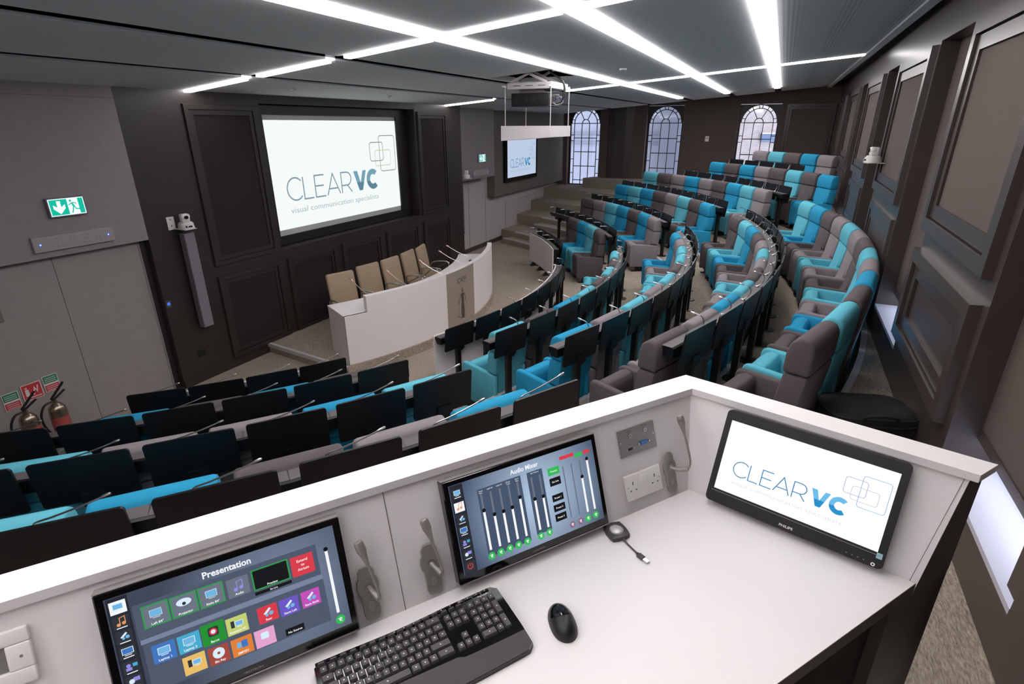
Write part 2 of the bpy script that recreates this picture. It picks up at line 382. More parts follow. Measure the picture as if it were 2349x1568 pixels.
# far bay
b = MB(); b.box(12.14, 14.4, 7.25, 7.9, 2.07, ZT, GREYW)
struct(b.build('wall_front_right', smooth=False))
b = MB(); b.box(12.2, 20.8, 7.68, 7.9, 0, 2.1, WHITEW); struct(b.build('wall_front_far', smooth=False))
b = MB()
b.box(13.62, 13.632, 7.677, 7.69, 0.1, 2.07, JOINT); b.box(14.62, 14.632, 7.677, 7.69, 0.1, 2.07, JOINT)
struct(b.build('door_2', smooth=False))
b = MB(); b.box(14.76, 20.8, 7.43, 7.9, 1.43, 4.4, TAUPE); struct(b.build('wall_front_upper', smooth=False))
b = MB(); moulding(b, 15.95, 18.5, 0.24, 1.14, WHITEW, w=0.12, d=0.05, y=7.68); struct(b.build('trim_4', smooth=False))
b = MB(); b.box(12.3, 20.6, 7.655, 7.7, 0, 0.12, BROWN); struct(b.build('baseboard_far', smooth=False))
b = MB(); b.box(12.14, 12.6, 7.3, 7.9, 0, ZT, DARK); struct(b.build('wall_front_return', smooth=False))

# ------------------------------------------------------------------ far wall with three arched windows
XF = 20.6
WC = (6.67, 3.77, 0.77); WH = 0.62; WZ0, WZ1 = 1.24, 4.02
b = MB()
ys = [7.9]
for c in WC: ys += [c+WH, c-WH]
ys.append(-1.9)
for i in range(0, len(ys), 2): b.box(XF, XF+0.35, ys[i+1], ys[i], 0, 4.75, BROWN_FAB)
for c in WC: b.box(XF, XF+0.35, c-WH, c+WH, 0, WZ0, BROWN_FAB); b.box(XF, XF+0.35, c-WH, c+WH, WZ1, 4.75, BROWN_FAB)
b.prism([(XF+0.05, 4.75), (XF-0.02, 4.85), (XF-0.06, 5.1), (XF-0.06, 5.5), (XF-0.02, 5.72), (XF+0.05, 5.8)], 0, 4.75, 'z', BROWN)
struct(b.build('wall_far', smooth=False))
b = MB()
fr = []
for x0, x1, z0, z1 in ((-1.38, 0.0, 1.9, 4.0),):
    Mx = frame3((XF, 0, 0), (0, 1, 0), (1, 0, 0), (0, 0, 1))
    t = MB(); moulding(t, x0, x1, z0, z1, BROWN, w=0.14, d=0.05, y=0.0)
    b.add([tuple(Mx @ Vector(p)) for p in t.v], t.f, BROWN)
struct(b.build('trim_5', smooth=False))
ZS = 3.455; RA = 0.555
for n_, c in enumerate(WC):
    b = MB(); x = XF+0.22
    # spandrel: dark board with an arched opening, in two halves
    for sg in (1, -1):
        arcp = [(c+sg*RA*math.cos(t*PI/24), ZS+RA*math.sin(t*PI/24)) for t in range(13)]
        for i in range(12):
            (y0, z0), (y1, z1) = arcp[i], arcp[i+1]
            b.hexa([(x, y0, z0), (x+0.05, y0, z0), (x+0.05, y1, z1), (x, y1, z1), (x, c+sg*WH, z0), (x+0.05, c+sg*WH, z0), (x+0.05, c+sg*WH, z1), (x, c+sg*WH, z1)], DARK)
        b.box(x, x+0.05, min(c+sg*RA, c+sg*WH), max(c+sg*RA, c+sg*WH), WZ0, ZS, DARK)
    w = 0.022
    def bar(y0, z0, y1, z1, ww=w, xo=0.0):
        d = Vector((y1-y0, z1-z0)).normalized(); nn = Vector((-d.y, d.x))*ww/2
        p = [(y0-nn.x, z0-nn.y), (y1-nn.x, z1-nn.y), (y1+nn.x, z1+nn.y), (y0+nn.x, z0+nn.y)]
        b.hexa([(x+0.005+xo, q[0], q[1]) for q in p]+[(x+0.045+xo, q[0], q[1]) for q in p], DARK)
    for Rr, ww in ((RA-0.01, 0.035), (0.435, 0.026), (0.135, 0.026)):
        for i in range(24): t0, t1 = i*PI/24, (i+1)*PI/24; bar(c+Rr*math.cos(t0), ZS+Rr*math.sin(t0), c+Rr*math.cos(t1), ZS+Rr*math.sin(t1), ww)
    for t in (62, 118): t = math.radians(t); bar(c+0.135*math.cos(t), ZS+0.135*math.sin(t), c+0.435*math.cos(t), ZS+0.435*math.sin(t))
    for t in (15, 45, 62, 84, 96, 118, 135, 165): t = math.radians(t); bar(c+0.435*math.cos(t), ZS+0.435*math.sin(t), c+RA*math.cos(t), ZS+RA*math.sin(t))
    for y in (-0.435, -0.145, 0.145, 0.435): bar(c+y, WZ0, c+y, ZS)
    for z in (ZS, 2.95, 2.46, 1.95, 1.44): bar(c-0.435, z, c+0.435, z, 0.026)
    for z in (ZS, 3.05, 2.85, 2.2, 1.7): bar(c-RA, z, c-0.435, z); bar(c+0.435, z, c+RA, z)
    bar(c-RA, WZ0+0.03, c+RA, WZ0+0.03, 0.06)
    o = struct(b.build('window_%d' % (n_+1), smooth=False))
    g = MB(); g.box(x+0.022, x+0.028, c-RA, c+RA, WZ0+0.02, ZS+RA, GLASS); g.build('glazing', o)
    s_ = MB(); s_.rbox(XF-0.06, XF+0.24, c-WH-0.03, c+WH+0.03, WZ0-0.05, WZ0, 0.012, WPLAST); s_.build('sill', o)
b = MB(); b.box(25.5, 26, -9, 3.0, -2, 9, BRICK); b.box(25.2, 26, 3.0, 3.9, -2, 9, mat('render_pale', 'b9bcc6', 0.9)); b.box(26.5, 27, 3.9, 16, -2, 9, mat('stone_pale', 'b4b6c2', 0.9))
b.box(25.42, 25.5, 0.1, 0.75, 2.75, 3.05, mat('slate_blue', '6e7f9c', 0.6)); b.box(25.4, 25.5, -0.1, 0.75, 3.05, 3.1, WPLAST)
for z in (2.6, 3.0): b.box(26.4, 26.5, 5, 12, z, z+0.06, mat('string_course', '9ea1ad', 0.9))
struct(b.build('wall_exterior', smooth=False))

# ------------------------------------------------------------------ rear (right-hand) wall: piers with panels, recesses with covered windows
TH = math.radians(-0.945)
RWM = frame3((0, -1.10, 0), (math.cos(TH), math.sin(TH), 0), (-math.sin(TH), math.cos(TH), 0), (0, 0, 1))   # local: x along wall, y into the room
SLOTS = [(-1.0, 0.35), (2.36, 3.63), (5.52, 6.90), (8.95, 10.35), (12.45, 13.9), (16.1, 17.6)]
ZSL0, ZSL1 = 1.56, 4.12
SILL = mat('sill_paint', 'bdbcc6', 0.3, spec=0.5)
b = MB()
edges = [-3.4]
for s0, s1 in SLOTS: edges += [s0, s1]
edges.append(20.7)
for i in range(0, len(edges), 2): b.box(edges[i], edges[i+1], -0.5, 0.0, 0.0, 5.0, BROWN, RWM)
for s0, s1 in SLOTS:
    b.box(s0, s1, -0.5, 0.0, 0.0, ZSL0-0.03, BROWN, RWM); b.box(s0, s1, -0.5, 0.0, ZSL1, 5.0, BROWN, RWM)
struct(b.build('wall_right', smooth=False))
for n_, (s0, s1) in enumerate(SLOTS):
    b = MB(); b.box(s0, s1, -0.5, 0.002, ZSL0-0.03, ZSL0, SILL, RWM)
    # cover board standing clear of the sill, window light comes in underneath
    b.box(s0, s1, -0.20, -0.15, ZSL0+0.16, ZSL1, BROWN_FAB, RWM); b.box(s0, s1, -0.205, -0.14, ZSL0+0.14, ZSL0+0.20, BROWN, RWM)
    o = struct(b.build('window_%d' % (n_+4), smooth=False))
    g = MB(); g.box(s0, s1, -0.47, -0.465, ZSL0, ZSL1, GLASS, RWM); g.build('glazing', o)
b = MB(); pm = MB()
PIERS = [(0.35, 2.36), (3.63, 5.52), (6.90, 8.95), (10.35, 12.45), (13.9, 16.1), (17.6, 19.6)]
def rmould(t_, s0, s1, z0, z1, w, d):
    t = MB(); moulding(t, s0, s1, z0, z1, BROWN, w=w, d=d, y=0.0)
    t_.add([tuple(RWM @ Vector((p[0], -p[1], p[2]))) for p in t.v], t.f, BROWN)
for s0, s1 in PIERS:
    rmould(b, s0+0.10, s1-0.02, 2.60, 4.10, 0.20, 0.05)
    rmould(b, s0+0.10, s1-0.04, 1.70, 2.46, 0.20, 0.06 if s0 < 6 else 0.03)
    pm.box(s0+0.29, s1-0.22, -0.02, 0.008, 2.79, 3.92, BROWN_FAB, RWM)
    pm.box(s0+0.29, s1-0.22, -0.02, 0.006, 1.88, 2.28, DKSIDE, RWM)
struct(b.build('trim_6', smooth=False)); struct(pm.build('trim_7', smooth=False))
# left wall behind the camera
b = MB(); b.box(XB0-0.2, XB0, -1.9, 8, 0, 5, GREYW); struct(b.build('wall_left', smooth=False))

# ------------------------------------------------------------------ ceiling, sloping down to the front
def cz(y): return 3.8+0.08*(7.3-y)
def xt1(y): return 4.62+0.10*(y-1.3)
def xt2(y): return 11.5
LY = (5.67, 4.27, 2.94, 1.63, 0.33)
hw, ht = 0.09, 0.07
yy = [7.9]
for y in LY: yy += [y+hw, y-hw]
yy.append(-1.02)
HATCH = (8.05, 9.1, 3.13, 4.1)
b = MB()
def slab(xa, xb, ya, yb, m_, dz=0.0, th=0.12):
    f = lambda fx, y: fx(y) if callable(fx) else fx
    q = [(f(xa, ya), ya), (f(xb, ya), ya), (f(xb, yb), yb), (f(xa, yb), yb)]
    b.hexa([(x, y, cz(y)+dz) for x, y in q]+[(x, y, cz(y)+dz+th) for x, y in q], m_)
for i in range(0, len(yy), 2):
    y0, y1 = yy[i], yy[i+1]; m_ = CEILP if i >= 10 else CEIL
    slab(XB0, lambda y: xt1(y)-ht, y1, y0, m_)
    if y1 < HATCH[2] < y0:
        slab(lambda y: xt1(y)+ht, HATCH[0], y1, y0, m_); slab(HATCH[1], lambda y: xt2(y)-ht, y1, y0, m_)
        slab(HATCH[0], HATCH[1], y1, HATCH[2], m_); slab(HATCH[0], HATCH[1], HATCH[3], y0, m_)
    else: slab(lambda y: xt1(y)+ht, lambda y: xt2(y)-ht, y1, y0, m_)
    slab(lambda y: xt2(y)+ht, 20.4, y1, y0, m_)
slab(XB0, 20.8, -2.2, 8.0, CEILG, 0.32, 0.05)
for i, y in enumerate(LY):
    for s_ in (1, -1): slab(XB0, 20.4, min(y+s_*hw, y+s_*(hw+0.01)), max(y+s_*hw, y+s_*(hw+0.01)), CEILG, 0.02, 0.12)
    slab(XB0, 20.8, y-hw, y+hw, CEILG, 0.05 if i < 2 else 0.09, 0.03)
struct(b.build('ceiling', smooth=False))
b = MB(); b.box(XB0, 20.8, -1.12, -1.02, 4.44, 4.66, CEIL); b.box(XB0, 20.8, -1.9, -1.06, 4.60, 4.68, BROWN)
struct(b.build('trim_8', smooth=False))
b = MB(); b.box(20.3, 20.42, -1.1, 7.6, 3.85, 4.6, CEIL)
LG = 'ceiling light strips'
def strip(name, label, segs):
    r = thing(name, label, 'ceiling light', I4, LG)
    d = MB(); hs = MB()
    for kind, p, q0, q1 in segs:
        if kind == 'L':
            y = p
            d.hexa([(q0, y-0.075, cz(y-0.075)-0.026), (q1, y-0.075, cz(y-0.075)-0.026), (q1, y+0.075, cz(y+0.075)-0.026), (q0, y+0.075, cz(y+0.075)-0.026),
                    (q0, y-0.075, cz(y-0.075)+0.05), (q1, y-0.075, cz(y-0.075)+0.05), (q1, y+0.075, cz(y+0.075)+0.05), (q0, y+0.075, cz(y+0.075)+0.05)], LEDM)
            hs.box(q0, q1, y-0.08, y+0.08, cz(y)+0.056, cz(y)+0.085, WPLAST)
        else:
            fx = p; w2 = 0.05
            d.hexa([(fx(q0)-w2, q0, cz(q0)-0.024), (fx(q0)+w2, q0, cz(q0)-0.024), (fx(q1)+w2, q1, cz(q1)-0.024), (fx(q1)-w2, q1, cz(q1)-0.024),
                    (fx(q0)-w2, q0, cz(q0)+0.045), (fx(q0)+w2, q0, cz(q0)+0.045), (fx(q1)+w2, q1, cz(q1)+0.045), (fx(q1)-w2, q1, cz(q1)+0.045)], LEDM)
            hs.hexa([(fx(q0)-0.065, q0, cz(q0)+0.05), (fx(q0)+0.065, q0, cz(q0)+0.05), (fx(q1)+0.065, q1, cz(q1)+0.05), (fx(q1)-0.065, q1, cz(q1)+0.05),
                    (fx(q0)-0.065, q0, cz(q0)+0.08), (fx(q0)+0.065, q0, cz(q0)+0.08), (fx(q1)+0.065, q1, cz(q1)+0.08), (fx(q1)-0.065, q1, cz(q1)+0.08)], CEILG)
    d.build('diffuser', r, smooth=False); hs.build('housing', r, smooth=False)
    return r
strip('ceiling_light', 'long recessed light strip passing just behind the projector', [('L', 2.94, -3.2, 18.3)])
strip('ceiling_light', 'long recessed light strip between the projector strip and the wall strip', [('L', 1.63, -3.2, 18.3)])
strip('ceiling_light', 'wide long light strip nearest the panelled brown wall', [('L', 0.33, -3.2, 18.3)])
strip('ceiling_light', 'short cross light strip ending above the front wall left of the screen', [('T', xt1, 7.05, 5.80)])
strip('ceiling_light', 'middle short cross light strip left of the screen between two unlit grooves', [('T', xt1, 5.53, 4.40)])
strip('ceiling_light', 'long cross light strip crossing the bright strips above the desk seats', [('T', xt1, 4.12, 3.05), ('T', xt1, 2.83, 1.74), ('T', xt1, 1.52, 0.44), ('T', xt1, 0.22, -1.0)])
strip('ceiling_light', 'short cross light strip ending above the far end of the front wall', [('T', xt2, 7.15, 5.80)])
strip('ceiling_light', 'thin long cross light strip running behind the projector to the brown wall', [('T', xt2, 4.12, 3.05), ('T', xt2, 2.83, 1.74), ('T', xt2, 1.52, 0.44), ('T', xt2, 0.22, -1.0)])

# ------------------------------------------------------------------ auditorium armchairs (+y faces the stage, origin under the headrest)
def chair_proto(colour):
    f = FAB[colour]
    r = bpy.data.objects.new('auditorium_armchair', None); C.objects.link(r)
    # backrest: reclined cushion, narrow between the arms and full width above them
    b = MB()
    b.prism([(0.045, 0.10), (0.20, 0.10), (0.225, 0.42), (0.165, 0.62), (0.115, 0.885), (-0.042, 0.885), (-0.010, 0.60)], -0.198, 0.198, 'x', f, bevel=0.018)
    b.prism([(-0.008, 0.595), (0.155, 0.612), (0.118, 0.882), (-0.042, 0.882)], -0.272, 0.272, 'x', f, bevel=0.02)
    b.build('backrest', r)
    b = MB(); b.prism([(-0.046, 0.889), (0.128, 0.889), (0.125, 1.04), (0.102, 1.115), (0.045, 1.152), (-0.020, 1.142), (-0.050, 1.09)], -0.272, 0.272, 'x', f, bevel=0.024, seg=3); b.build('headrest', r)
    for s in (-1, 1):
        b = MB(); x0, x1 = sorted((s*0.222, s*0.286))
        b.prism([(0.0, 0.10), (0.0, 0.575), (0.10, 0.588), (0.56, 0.612), (0.60, 0.60), (0.615, 0.56), (0.600, 0.10)], x0, x1, 'x', f, bevel=0.022, seg=3); b.v = [(x-s*0.045*max(0, y), y, z) for x, y, z in b.v]; b.build('armrest', r)
    b = MB(); b.prism([(0.43, 0.16), (0.43, 0.54), (0.455, 0.595), (0.52, 0.605), (0.580, 0.575), (0.600, 0.50), (0.590, 0.14)], -0.197, 0.197, 'x', f, bevel=0.02, seg=3); b.build('seat', r)
    for s in (-1, 1):
        b = MB(); b.box(s*0.235-0.03, s*0.235+0.03, 0.06, 0.56, 0.0, 0.018, BLACKM); b.box(s*0.235-0.018, s*0.235+0.018, 0.14, 0.48, 0.018, 0.102, BLACKM); b.build('foot', r, smooth=False)
    return r
# ------------------------------------------------------------------ seat desks: rail segment, hanging writing board, post with base plate, gooseneck microphone
def bend(p0, pts, n=6):
    P = [Vector(p0)]+[Vector(p) for p in pts]; out = []
    for i in range(len(P)-1):
        a = P[max(i-1, 0)]; b_ = P[i]; c = P[i+1]; d = P[min(i+2, len(P)-1)]
        for k in range(n):
            t = k/n; out.append(tuple(0.5*((2*b_)+(c-a)*t+(2*a-5*b_+4*c-d)*t*t+(3*b_-a-3*c+d)*t**3)))
    out.append(tuple(P[-1])); return out
def desk_proto(w, style):
    r = bpy.data.objects.new('seat_desk', None); C.objects.link(r)
    b = MB(); h = w/2
    b.prism([(0.030, 0.705), (0.030, 0.790), (0.045, 0.797), (0.140, 0.795), (0.150, 0.775), (0.110, 0.700)], -h, h, 'x', BLACK)
    b.box(-h+0.002, h-0.002, 0.045, 0.138, 0.7972, 0.7992, RAILSHEEN); b.build('rail', r, smooth=False)  # thin strip on the rail top, reflected light painted as paler grey
    b = MB()
    bm = MB(); bm.rrect(-0.258, 0.60, 0.258, 0.93, 0, 0.02, BLACK)
    n = len(bm.v); tilt = 0.035/0.33
    vs = [(x, -0.035-(y-0.60)*tilt+0.02, y) for x, y, _ in bm.v]+[(x, -0.019-(y-0.60)*tilt+0.02, y) for x, y, _ in bm.v]
    b.add(vs, [tuple(range(n))[::-1], tuple(range(n, 2*n))]+[(i, (i+1) % n, n+(i+1) % n, n+i) for i in range(n)], BLACK)
    b.build('writing_board', r, smooth=False)
    b = MB(); b.box(-0.055, 0.075, -0.034, -0.015, 0.575, 0.665, BLACKM); b.box(-0.05, 0.065, -0.02, 0.02, 0.55, 0.60, BLACKM); b.build('bracket', r, smooth=False)
    b = MB(); b.rbox(-0.038, 0.038, -0.012, 0.052, 0.008, 0.78, 0.01, BLACKM, seg=1)
    for z in (0.5, 0.52, 0.54, 0.42, 0.40): b.box(0.0385, 0.0395, 0.012, 0.022, z, z+0.008, STEEL)
    b.build('post', r)
    b = MB(); b.lathe([(0.105, 0.0), (0.108, 0.004), (0.104, 0.010), (0.045, 0.013)], BLACKM, T(0, 0.02, 0), 24)
    for k in range(4): b.lathe([(0.009, 0.009), (0.008, 0.015)], STEEL, T(0.078*math.cos(PI/4+k*PI/2), 0.02+0.078*math.sin(PI/4+k*PI/2), 0), 8)
    b.build('base_plate', r)
    b = MB(); x0 = -0.13 if style == 'left' else h-0.12; zr = 0.799
    b.lathe([(0.022, zr), (0.020, zr+0.010), (0.010, zr+0.014)], CHROME, T(x0, 0.09, 0), 12)
    if style == 'left': path = bend((x0, 0.09, zr+0.01), [(x0+0.02, 0.085, zr+0.06), (x0+0.10, 0.07, zr+0.085), (x0+0.20, 0.055, zr+0.115), (x0+0.29, 0.045, zr+0.145)])
    elif style == 'curl': path = bend((x0, 0.09, zr+0.01), [(x0+0.01, 0.05, zr+0.045), (x0+0.005, 0.028, zr+0.10), (x0-0.01, 0.05, zr+0.15), (x0-0.02, 0.10, zr+0.165)])
    else: path = bend((x0, 0.09, zr+0.01), [(x0, 0.065, zr+0.07), (x0, 0.06, zr+0.12), (x0-0.02, 0.10, zr+0.155), (x0-0.05, 0.21, zr+0.165)])
    b.tube(path, 0.0045, CHROME, n=6)
    d = (Vector(path[-1])-Vector(path[-2])).normalized(); e = Vector(path[-1])
    b.tube([tuple(e-d*0.005), tuple(e+d*0.012), tuple(e+d*0.036), tuple(e+d*0.044)], [0.005, 0.0085, 0.0085, 0.005], CHROME, n=8)
    b.build('microphone', r)
    return r
ORD = ['first', 'second', 'third', 'fourth', 'fifth', 'sixth', 'seventh', 'eighth', 'ninth', 'tenth', 'eleventh', 'twelfth', 'thirteenth', 'fourteenth']
ROWW = ['one', 'two', 'three', 'four', 'five', 'six']
DB, LB, DG, LGY = 'bright blue', 'light blue', 'dark grey', 'light grey'
# block: row -> (first chair angle, step, colours in picture order, first desk angle, desk step)
NEAR = {1: (-44.5, 4.05, [DB, DG, DB, DG], -44.9, 4.28, 4),
        2: (-49.5, 3.80, [DB, LB, LGY, LGY, DB, LB], -49.7, 3.95, 6),
        3: (-47.2, 3.36, [DB, LB, DB, DG, LGY, DB], -47.3, 3.52, 6),
        4: (None, 0, [], -45.5, 3.30, 6)}
MID = {1: (-17.4, 4.556, [LB, DG, DB, LB, DG, LB, DG, LB], -17.0, 4.56, 8),
       2: (-19.0, 3.98, [DB, LGY, LB, LGY, LB, DG, LB, LB, LGY, DB], -18.7, 4.0, 10),
       3: (-20.2, 3.49, [DG, LGY, DB, LB, DG, LGY, LB, LGY, DG, DB, LB, DG], -20.0, 3.5, 12),
       4: (-20.1, 3.07, [DG, LB, DG, DB, LGY, LB, DG, LGY, LB, LGY, DG, DB, LB], -19.6, 3.2, 13)}
FAR = {1: (43.9, -4.2, [DG, DB, LB, DG], 43.9, -4.25, 4),
       2: (52.3, -3.84, [DG, LGY, LB, DB, DG, DB, LGY], 52.3, -3.84, 7),
       3: (51.9, -3.33, [DB, LB, DB, DG, LGY, LB, DG, DB], 51.9, -3.36, 8),
       4: (52.4, -3.10, [LB, DG, LGY, DB, LGY, DG, DB, LB, LGY], 52.4, -3.10, 9),
       5: (45.4, -2.82, [DB, DG, DB, LGY, DG, LB, DG, DB], 45.6, -2.82, 8),
       6: (42.7, -2.58, [LGY, LB, DG, DB, LGY], 43.6, -2.62, 5)}
BLK = (('near-left', NEAR, 'the aisle', True, 'left'), ('middle', MID, 'the near end', False, 'curl'), ('far', FAR, 'the left', False, 'point'))
cproto = {c: chair_proto(c) for c in FAB}; cused = set(); dused = {}
for bname, rows, end, rev, style in BLK:
    for k, (a0, st, cols, d0, dst, nd) in rows.items():
        z = FL[k-1]
        for i, col in enumerate(cols):
            a = a0+st*i; M = T(*pol(RH[k-1], a, z)) @ RZ(math.radians(a))
            pos = len(cols)-1-i if rev else i
            if col in cused: o = clone(cproto[col], M)
            else: o = cproto[col]; o.matrix_world = M; cused.add(col)
            tag(o, '%s armchair, %s from %s in row %s of the %s block' % (col, ORD[pos], end, ROWW[k-1], bname), 'armchair', 'auditorium armchairs of the %s block' % bname)
        w = round(2*(RP[k-1]-0.05)*math.sin(math.radians(abs(dst))/2)+0.008, 3)
        key = (w, style)
        for i in range(nd):
            a = d0+dst*i; M = T(*pol(RP[k-1], a, z)) @ RZ(math.radians(a))
            pos = nd-1-i if rev else i
            if key in dused: o = clone(dused[key], M)
            else: o = desk_proto(*key); o.matrix_world = M; dused[key] = o
            tag(o, 'black seat desk, %s from %s in row %s of the %s block' % (ORD[pos], end, ROWW[k-1], bname), 'desk', 'seat desks of the %s block' % bname)
# white curved modesty panels in front of the first row
for nm, a0, a1 in (('near-left', -47.2, -29.9), ('middle', -19.4, 17.2), ('far', 29.0, 46.2)):
    r = thing('modesty_panel', 'white curved panel on black feet fronting row one of the %s block' % nm, 'panel', T(*pol(7.0, (a0+a1)/2)), 'curved modesty panels')
    inv = Matrix.Translation(-pol(7.0, (a0+a1)/2))
    b = MB(); b.arc(CX, CY, 6.985, 7.005, a0, a1, 0.10, 0.80, WHITED, 28); b.v = [tuple(inv @ Vector(p)) for p in b.v]; b.build('board', r)
    n = max(3, round((a1-a0)/4.5))
    for i in range(n):
        a = a0+(a1-a0)*(i+0.5)/n
        b = MB(); M = inv @ T(*pol(7.0, a)) @ RZ(math.radians(a)); b.hexa([(-0.05, -0.06, 0), (0.05, -0.06, 0), (0.05, 0.10, 0), (-0.05, 0.10, 0), (-0.015, -0.02, 0.11), (0.015, -0.02, 0.11), (0.015, 0.015, 0.11), (-0.015, 0.015, 0.11)], BLACKM, M); b.build('foot', r, smooth=False)

# ------------------------------------------------------------------ speakers' desk on the stage
AL, AU, AR = -28.2, -24.1, 27.2
r = thing('speakers_desk', 'long white curved panel desk with a bronze emblem panel on the low stage', 'desk', T(DX, DY-DR, 0.15))
inv = Matrix.Translation((-DX, -(DY-DR), -0.15))
def put(b, name, **k): b.v = [tuple(inv @ Vector(p)) for p in b.v]; return b.build(name, r, **k)
b = MB(); b.arc(DX, DY, DR-0.70, DR-0.02, AL, AR, 0.855, 0.89, WHITED, 40); put(b, 'worktop')
b = MB(); b.arc(DX, DY, DR-0.05, DR, AL, AR, 0.155, 0.89, WHITED, 40); b.arc(DX, DY, DR-0.09, DR, AU, AR, 0.89, 1.13, WHITED, 40); put(b, 'front_panel')
for a0, a1 in ((AL, AL+0.5), (AR-0.5, AR)):
    b = MB(); b.arc(DX, DY, DR-0.68, DR-0.03, a0, a1, 0.152, 0.86, WHITED, 2); put(b, 'end_panel', smooth=False)
b = MB(); b.arc(DX, DY, DR-0.01, DR+0.006, -5.3, 5.6, 0.16, 1.125, TANP, 12); emb = put(b, 'emblem_panel')
L = MB()
def P2(u, z):  # u in metres along the curve from the panel centre
    a = 0.15+math.degrees(u/DR); a = math.radians(a); R = DR+0.0075; return (DX+R*math.sin(a), DY-R*math.cos(a), z)
def flat(src):
    L.add([P2(x, y) for x, y, _ in src.v], src.f, ENGR)
t = MB(); t.text('ICAEW', 0.0, 0.90, 0, 0.12, ENGR, align='CENTER', width=0.32); flat(t)
t = MB()
t.ribbon([(-0.13, 0.875), (0.13, 0.875)], 0.004, 0, ENGR)
t.disc(0, 0.735, 0, 0.026, ENGR, n=12)                                             # robed figure with outstretched arms, drapery and rod
t.add([(-0.055, 0.70, 0), (0.055, 0.70, 0), (0.04, 0.56, 0), (0.06, 0.36, 0), (0.045, 0.24, 0), (-0.045, 0.24, 0), (-0.06, 0.36, 0), (-0.04, 0.56, 0)], [tuple(range(8))], ENGR)
t.ribbon([(-0.05, 0.69), (-0.11, 0.60), (-0.135, 0.55), (-0.12, 0.53)], 0.014, 0, ENGR); t.ribbon([(0.05, 0.69), (0.10, 0.62), (0.085, 0.55), (0.12, 0.53)], 0.014, 0, ENGR)
t.ribbon([(0, 0.80), (0, 0.755)], 0.02, 0, ENGR)
for k in range(5): t.ribbon([(-0.055+k*0.02, 0.235), (-0.035+k*0.02, 0.28)], 0.006, 0, ENGR)
t.ribbon([(-0.14, 0.62), (-0.15, 0.30), (-0.03, 0.20)], 0.004, 0, ENGR); t.ribbon([(0.13, 0.52), (0.09, 0.30), (0.02, 0.19)], 0.004, 0, ENGR)
flat(t); L.v = [tuple(inv @ Vector(p)) for p in L.v]; L.build('emblem_engraving', emb, smooth=False)
def gooseneck(name, label, x, y, z, hx, hy, group=None, length=0.36):
    o = thing(name, label, 'microphone', T(x, y, z), group)
    b = MB(); b.rbox(-0.035, 0.035, -0.04, 0.04, 0.0, 0.028, 0.01, BLACKM); b.build('base', o)
    b = MB(); P = bend((0, 0, 0.02), [(hx*0.05, hy*0.05, 0.10), (hx*0.22, hy*0.22, 0.20), (hx*length, hy*length, 0.31)]); b.tube(P, 0.006, CHROME, n=6); b.build('gooseneck', o)
    b = MB(); d = (Vector(P[-1])-Vector(P[-2])).normalized(); e = Vector(P[-1]); b.tube([tuple(e), tuple(e+d*0.015), tuple(e+d*0.055), tuple(e+d*0.065)], [0.007, 0.013, 0.013, 0.007], CHROME, n=10); b.tube([tuple(e-d*0.004), tuple(e+d*0.008)], 0.014, mat('mic_ring_red', 'd8604c', 0.4, emit=0.6), n=10); b.build('capsule', o)
    return o
for i, a in enumerate((-20.5, -11.0, 0.5, 11.5, 18.5)):
    x, y = dp(DR-0.36, a); aa = math.radians(a)
    gooseneck('conference_microphone', 'silver gooseneck microphone with red ring, %s from the left on the white stage desk' % ORD[i], x, y, 0.89, -math.sin(aa)-0.4, math.cos(aa), 'microphones on the stage desk')
def stage_chair():
    r = bpy.data.objects.new('conference_chair', None); C.objects.link(r)
    b = MB(); b.rbox(-0.25, 0.25, -0.20, 0.26, 0.44, 0.52, 0.035, TANF); b.build('seat', r)
    b = MB(); M = T(0, -0.22, 0.50) @ RX(math.radians(10)); b.rbox(-0.245, 0.245, -0.035, 0.035, 0.0, 0.56, 0.034, TANF, M, seg=4); b.build('backrest', r)
    for s in (-1, 1):
        b = MB(); b.tube(bend((s*0.26, -0.19, 0.46), [(s*0.285, -0.20, 0.62), (s*0.29, -0.10, 0.68), (s*0.29, 0.14, 0.68), (s*0.275, 0.18, 0.58), (s*0.25, 0.15, 0.47)]), 0.011, CHROME, n=8); b.build('armrest', r)
    b = MB(); b.lathe([(0.03, 0.09), (0.03, 0.30), (0.022, 0.30), (0.022, 0.45)], CHROME, None, 12); b.build('column', r)
    b = MB()
    for k in range(5):
        M = RZ(k*2*PI/5); b.hexa([(0, -0.025, 0.05), (0.29, -0.015, 0.03), (0.29, 0.015, 0.03), (0, 0.025, 0.05), (0, -0.02, 0.10), (0.29, -0.012, 0.055), (0.29, 0.012, 0.055), (0, 0.02, 0.10)], CHROME, M)
        b.lathe([(0.028, 0.0), (0.03, 0.02), (0.028, 0.035)], BLACKP, M @ T(0.27, 0, 0), 10)
    b.build('base', r); return r
p = None
for i, (x, y) in enumerate(((6.50, 5.98), (7.18, 5.92), (7.78, 5.86), (8.42, 5.90), (8.98, 5.96))):
    a = math.atan2(x-DX, DY-y); M = T(x, y-0.12, 0.15) @ RZ(PI+a*0.9)
    if p is None: p = stage_chair(); o = p; o.matrix_world = M
    else: o = clone(p, M)
    tag(o, 'tan leather conference chair, %s from the left behind the white stage desk' % ORD[i], 'chair', 'tan chairs on the stage')

